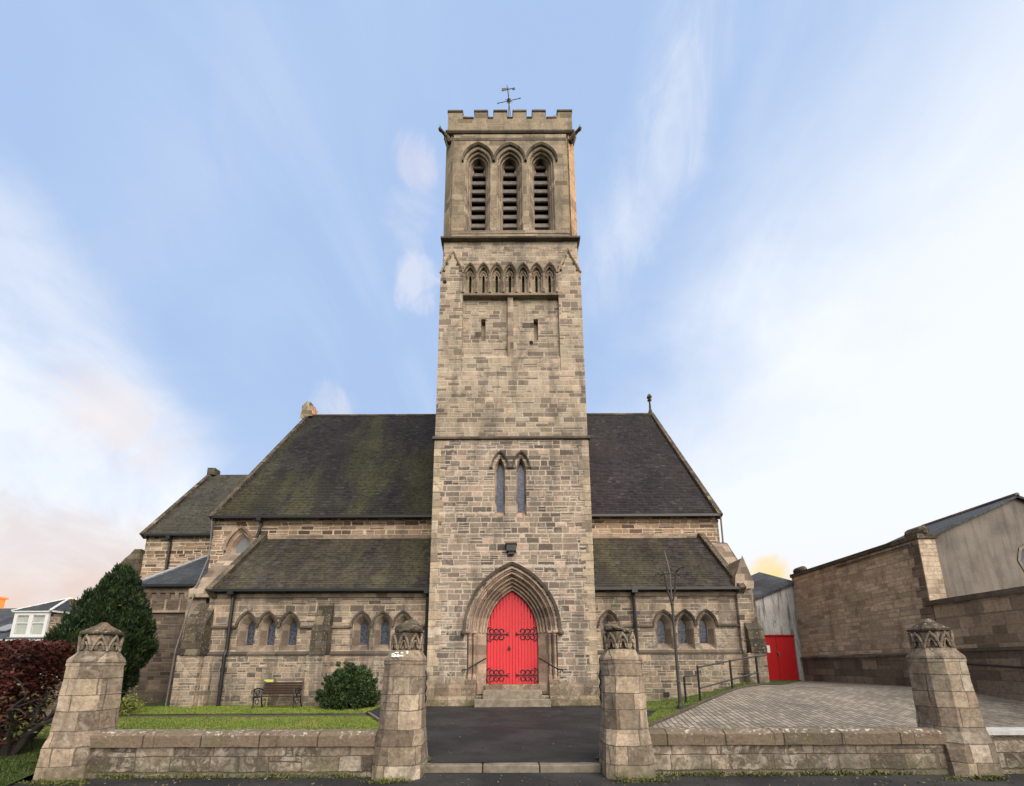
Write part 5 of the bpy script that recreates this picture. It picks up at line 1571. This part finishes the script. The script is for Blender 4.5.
P = np.stack([rng.uniform(-10.2, -7.75, n), rng.uniform(6.35, 7.3, n), rng.uniform(0.22, 1.35, n)], 1)
wv = np.array([mnoise.noise(Vector(p * 3.4)) for p in P])
P = P[(wv > 0.02) & (P[:, 0] < -7.80 - 0.5 * (P[:, 1] - 6.4))]
leaf_mesh('inner_foliage', P, rng.normal(size=P.shape) + np.array([0, 0, -0.2]), 0.06, 'maroon', t, 0.6)
P = np.concatenate([np.array(e) + rng.normal(size=(16, 3)) * np.array([0.13, 0.13, 0.09]) for e in tips if e.z < 1.25])
leaf_mesh('lower_leaves', P, rng.normal(size=P.shape), 0.05, 'oliveleaf', t, 0.6)
# small plant by the yew
t = thing('garden_plant', 'small yellow green plant at the foot of the dark conifer', 'plant', (-12.1, 13.0, 0.15))
P = np.array([-12.1, 13.0, 0.35]) + rng.normal(size=(900, 3)) * np.array([0.20, 0.18, 0.17]); P[:, 2] = np.maximum(P[:, 2], 0.16)
leaf_mesh('leaves', P, rng.normal(size=P.shape) + np.array([0, 0, 0.8]), 0.09, 'plant', t, 0.4)
mb = MB()
for k in range(6):
    a = k * 1.05; mb.tube([(-12.1, 13.0, 0.12), (-12.1 + 0.15 * math.cos(a), 13 + 0.15 * math.sin(a), 0.5)], [0.01, 0.004], 5)
mb.build('stems', 'bark', t)

# grass: short blades over both lawns
def blades(name, regions, size):
    Ps = []
    for n, fx, hf in regions:
        Q = np.array(fx(n)); Z = np.array([hf(x, y) for x, y in Q])
        Ps.append(np.column_stack([Q, Z + size * 0.3]))
    P = np.concatenate(Ps)
    D = rng.normal(size=P.shape) * 0.45 + np.array([0, 0, 1.0])
    o_ = leaf_mesh(name, P, D, size, 'grass', None, 0.16)
    o_['kind'] = 'stuff'; o_['label'] = 'short green lawn grass'
    return o_


def reg_l(n):
    y = rng.uniform(6.7, 12.16, n) + 0.0; x = -1.32 - (y - 6.75) * 0.522 - rng.uniform(0, 1, n) ** 1.2 * 12
    return np.column_stack([x, y])


def reg_u(n):
    y = rng.uniform(12.82, 15.3, n); x = rng.uniform(-15.5, -4.6, n)
    return np.column_stack([x, y])


def reg_b(n): return np.column_stack([rng.uniform(-9.8, -6.9, n), rng.uniform(5.75, 8.5, n)])


def reg_r(n):
    y = rng.uniform(7.0, 15.2, n)
    a = np.where(y < 12.9, 1.3 + (y - 6.7) * 0.522, 3.1); b = np.where(y < 13.6, 2.40 + (y - 7.6) * 0.9748, 8.6)
    return np.column_stack([a + (b - a) * rng.uniform(0, 1, n), y])


blades('grass', [(52000, reg_l, h_lawn_l), (26000, reg_u, lambda x, y: 0.15), (24000, reg_r, h_lawn_r)], 0.055)
o_ = blades('shaded_grass', [(22000, reg_b, h_lawn_l)], 0.075); o_.data.materials[0] = M['rough']; o_['label'] = 'shade-darkened rough grass bank at the foot of the maroon shrub'

# moss and weeds along the foot of the front walls
P = []
for i in range(150):
    x = rng.choice([rng.uniform(-6.9, -1.3), rng.uniform(1.3, 7.1)]); y = 6.24 - (0.30 if abs(abs(x) - 1.67) < 0.4 or abs(abs(x) - 6.45) < 0.45 else 0.0)
    P.append(np.array([x, y, 0.02]) + rng.normal(size=(45, 3)) * np.array([0.07, 0.022, 0.022]))
P = np.concatenate(P); P[:, 2] = np.abs(P[:, 2])
o_ = leaf_mesh('weeds', P, rng.normal(size=P.shape) * 0.7 + np.array([0, 0, 1.0]), 0.035, 'oliveleaf', None, 0.5)
o_['kind'] = 'stuff'; o_['label'] = 'moss and weeds along the foot of the front walls'
# fallen leaves and litter on the pavement and drive
n = 420
P = np.column_stack([rng.uniform(-8, 8, n), rng.uniform(5.6, 6.25, n), np.full(n, 0.016)])
P2 = np.column_stack([rng.uniform(-3, 3, 160), rng.uniform(6.8, 13.5, 160), np.zeros(160)]); P2[:, 2] = [h_drive(x, y) + 0.02 for x, y in P2[:, :2]]
P = np.concatenate([P, P2]); D = rng.normal(size=P.shape) * np.array([1, 1, 0.08])
o_ = leaf_mesh('fallen_leaves', P, D, 0.035, 'litter', None, 0.6); o_['kind'] = 'stuff'; o_['label'] = 'small fallen leaves scattered on the asphalt'

# ------------------------------------------------------------------ houses at far left
YH = 28.0
t = thing('dormer_house', 'slate roofed house with a white double dormer window behind the shrub', 'house', (-33, YH, 0.1))
mb = MB(); mb.box(-48, -27, YH, YH + 9, 0, 3.5); hw_ = mb.build('wall', 'white', t)
mb = MB()
mb.add([(-48.3, YH - 0.4, 3.45), (-26.5, YH - 0.4, 3.45), (-26.5, YH + 4.5, 6.35), (-48.3, YH + 4.5, 6.35)], [(0, 1, 2, 3)])
mb.add([(-48.3, YH + 9.4, 3.45), (-26.5, YH + 9.4, 3.45), (-26.5, YH + 4.5, 6.35), (-48.3, YH + 4.5, 6.35)], [(0, 1, 2, 3)])
mb.prism([(YH, 3.5), (YH + 4.5, 6.3), (YH + 9, 3.5)], -27.3, -27.0)
mb.build('roof', 'slate_b', t)
mb = MB(); mb.box(-48.3, -26.5, YH - 0.52, YH - 0.40, 3.28, 3.46); mb.build('gutter', 'white', t)
ds = YH / 25.0
DX0, DX1 = -35.0, -32.6
DY = YH - 0.05; DB, DT = 3.62, 5.40
mb = MB()
mb.plate(rect(DX0, DX1, DB, DT), [rect(DX0 + 0.22, DX0 + 1.05, DB + 0.22, DT - 0.22), rect(DX1 - 1.05, DX1 - 0.22, DB + 0.22, DT - 0.22)], DY, 0.12)
mb.box(DX0 - .08, DX1 + .08, DY - 0.08, DY, DB - 0.08, DB)
mb.box(DX0 - .1, DX1 + .1, DY - 0.1, DY + .1, DT, DT + 0.1)
df = mb.build('dormer_window', 'white', t)
mb = MB()
for a in (DX0 + 0.22, DX1 - 1.05):
    mb.plate(rect(a, a + 0.83, DB + 0.22, DT - 0.22), [], DY + 0.10)
mb.build('pane', 'housglass', df)
mb = MB()
for a in (DX0 + 0.22, DX1 - 1.05):
    mb.box(a, a + 0.83, DY + 0.04, DY + 0.09, (DB + DT) / 2 + 0.1, (DB + DT) / 2 + 0.16)
mb.build('glazing_bar', 'white', df)
mb = MB(); mb.prism([(DY + 0.12, DB), (DY + 0.12, DT), (YH + 3.2, DT)], DX0 + 0.02, DX1 - 0.02)
mb.build('dormer_cheek', 'clere', t)
xm = (DX0 + DX1) / 2
mb = MB(); ap = (xm + 0.75, DY + 1.5, DT + 1.25)
e = [(DX0 - .15, DY - .12, DT + .1), (DX1 + .15, DY - .12, DT + .1), (DX1 + .15, DY + 3.4, DT + .1), (DX0 - .15, DY + 3.4, DT + .1)]
bk = (xm + .75, DY + 4.2, DT + 1.25)
mb.add(e + [ap, bk], [(0, 1, 4), (1, 2, 5, 4), (3, 0, 4, 5)])
mb.build('dormer_roof', 'slate_b', t)
mb = MB(); mb.tube([e[0], ap], 0.05, 6); mb.tube([e[1], ap], 0.07, 6); mb.tube([ap, bk], 0.06, 6); mb.box(DX1 + .1, DX1 + .2, DY, DY + 3.2, DT + .02, DT + .14)
mb.build('hip_flashing', 'white', t)
mb = MB(); mb.obox((DX0 - 1.6, YH + 1.0, 4.42), (0.55, 0, 0), (0, 0.5, 0.29), (0, -0.02, 0.035)); mb.build('skylight', 'glass_pale', t)
mb = MB(); mb.box(-44.6, -42.6, YH + 4.0, YH + 5.2, 5.8, 7.2); mb.box(-44.7, -42.5, YH + 3.9, YH + 5.3, 7.2, 7.36)
ch = mb.build('chimney', 'brickred', t)
mb = MB()
for x in (-44.1, -43.3): mb.lathe([(0.16, 0), (0.13, 0.5), (0.16, 0.55)], (x, YH + 4.6, 7.36), 10)
mb.build('chimney_pot', 'brickred', ch)
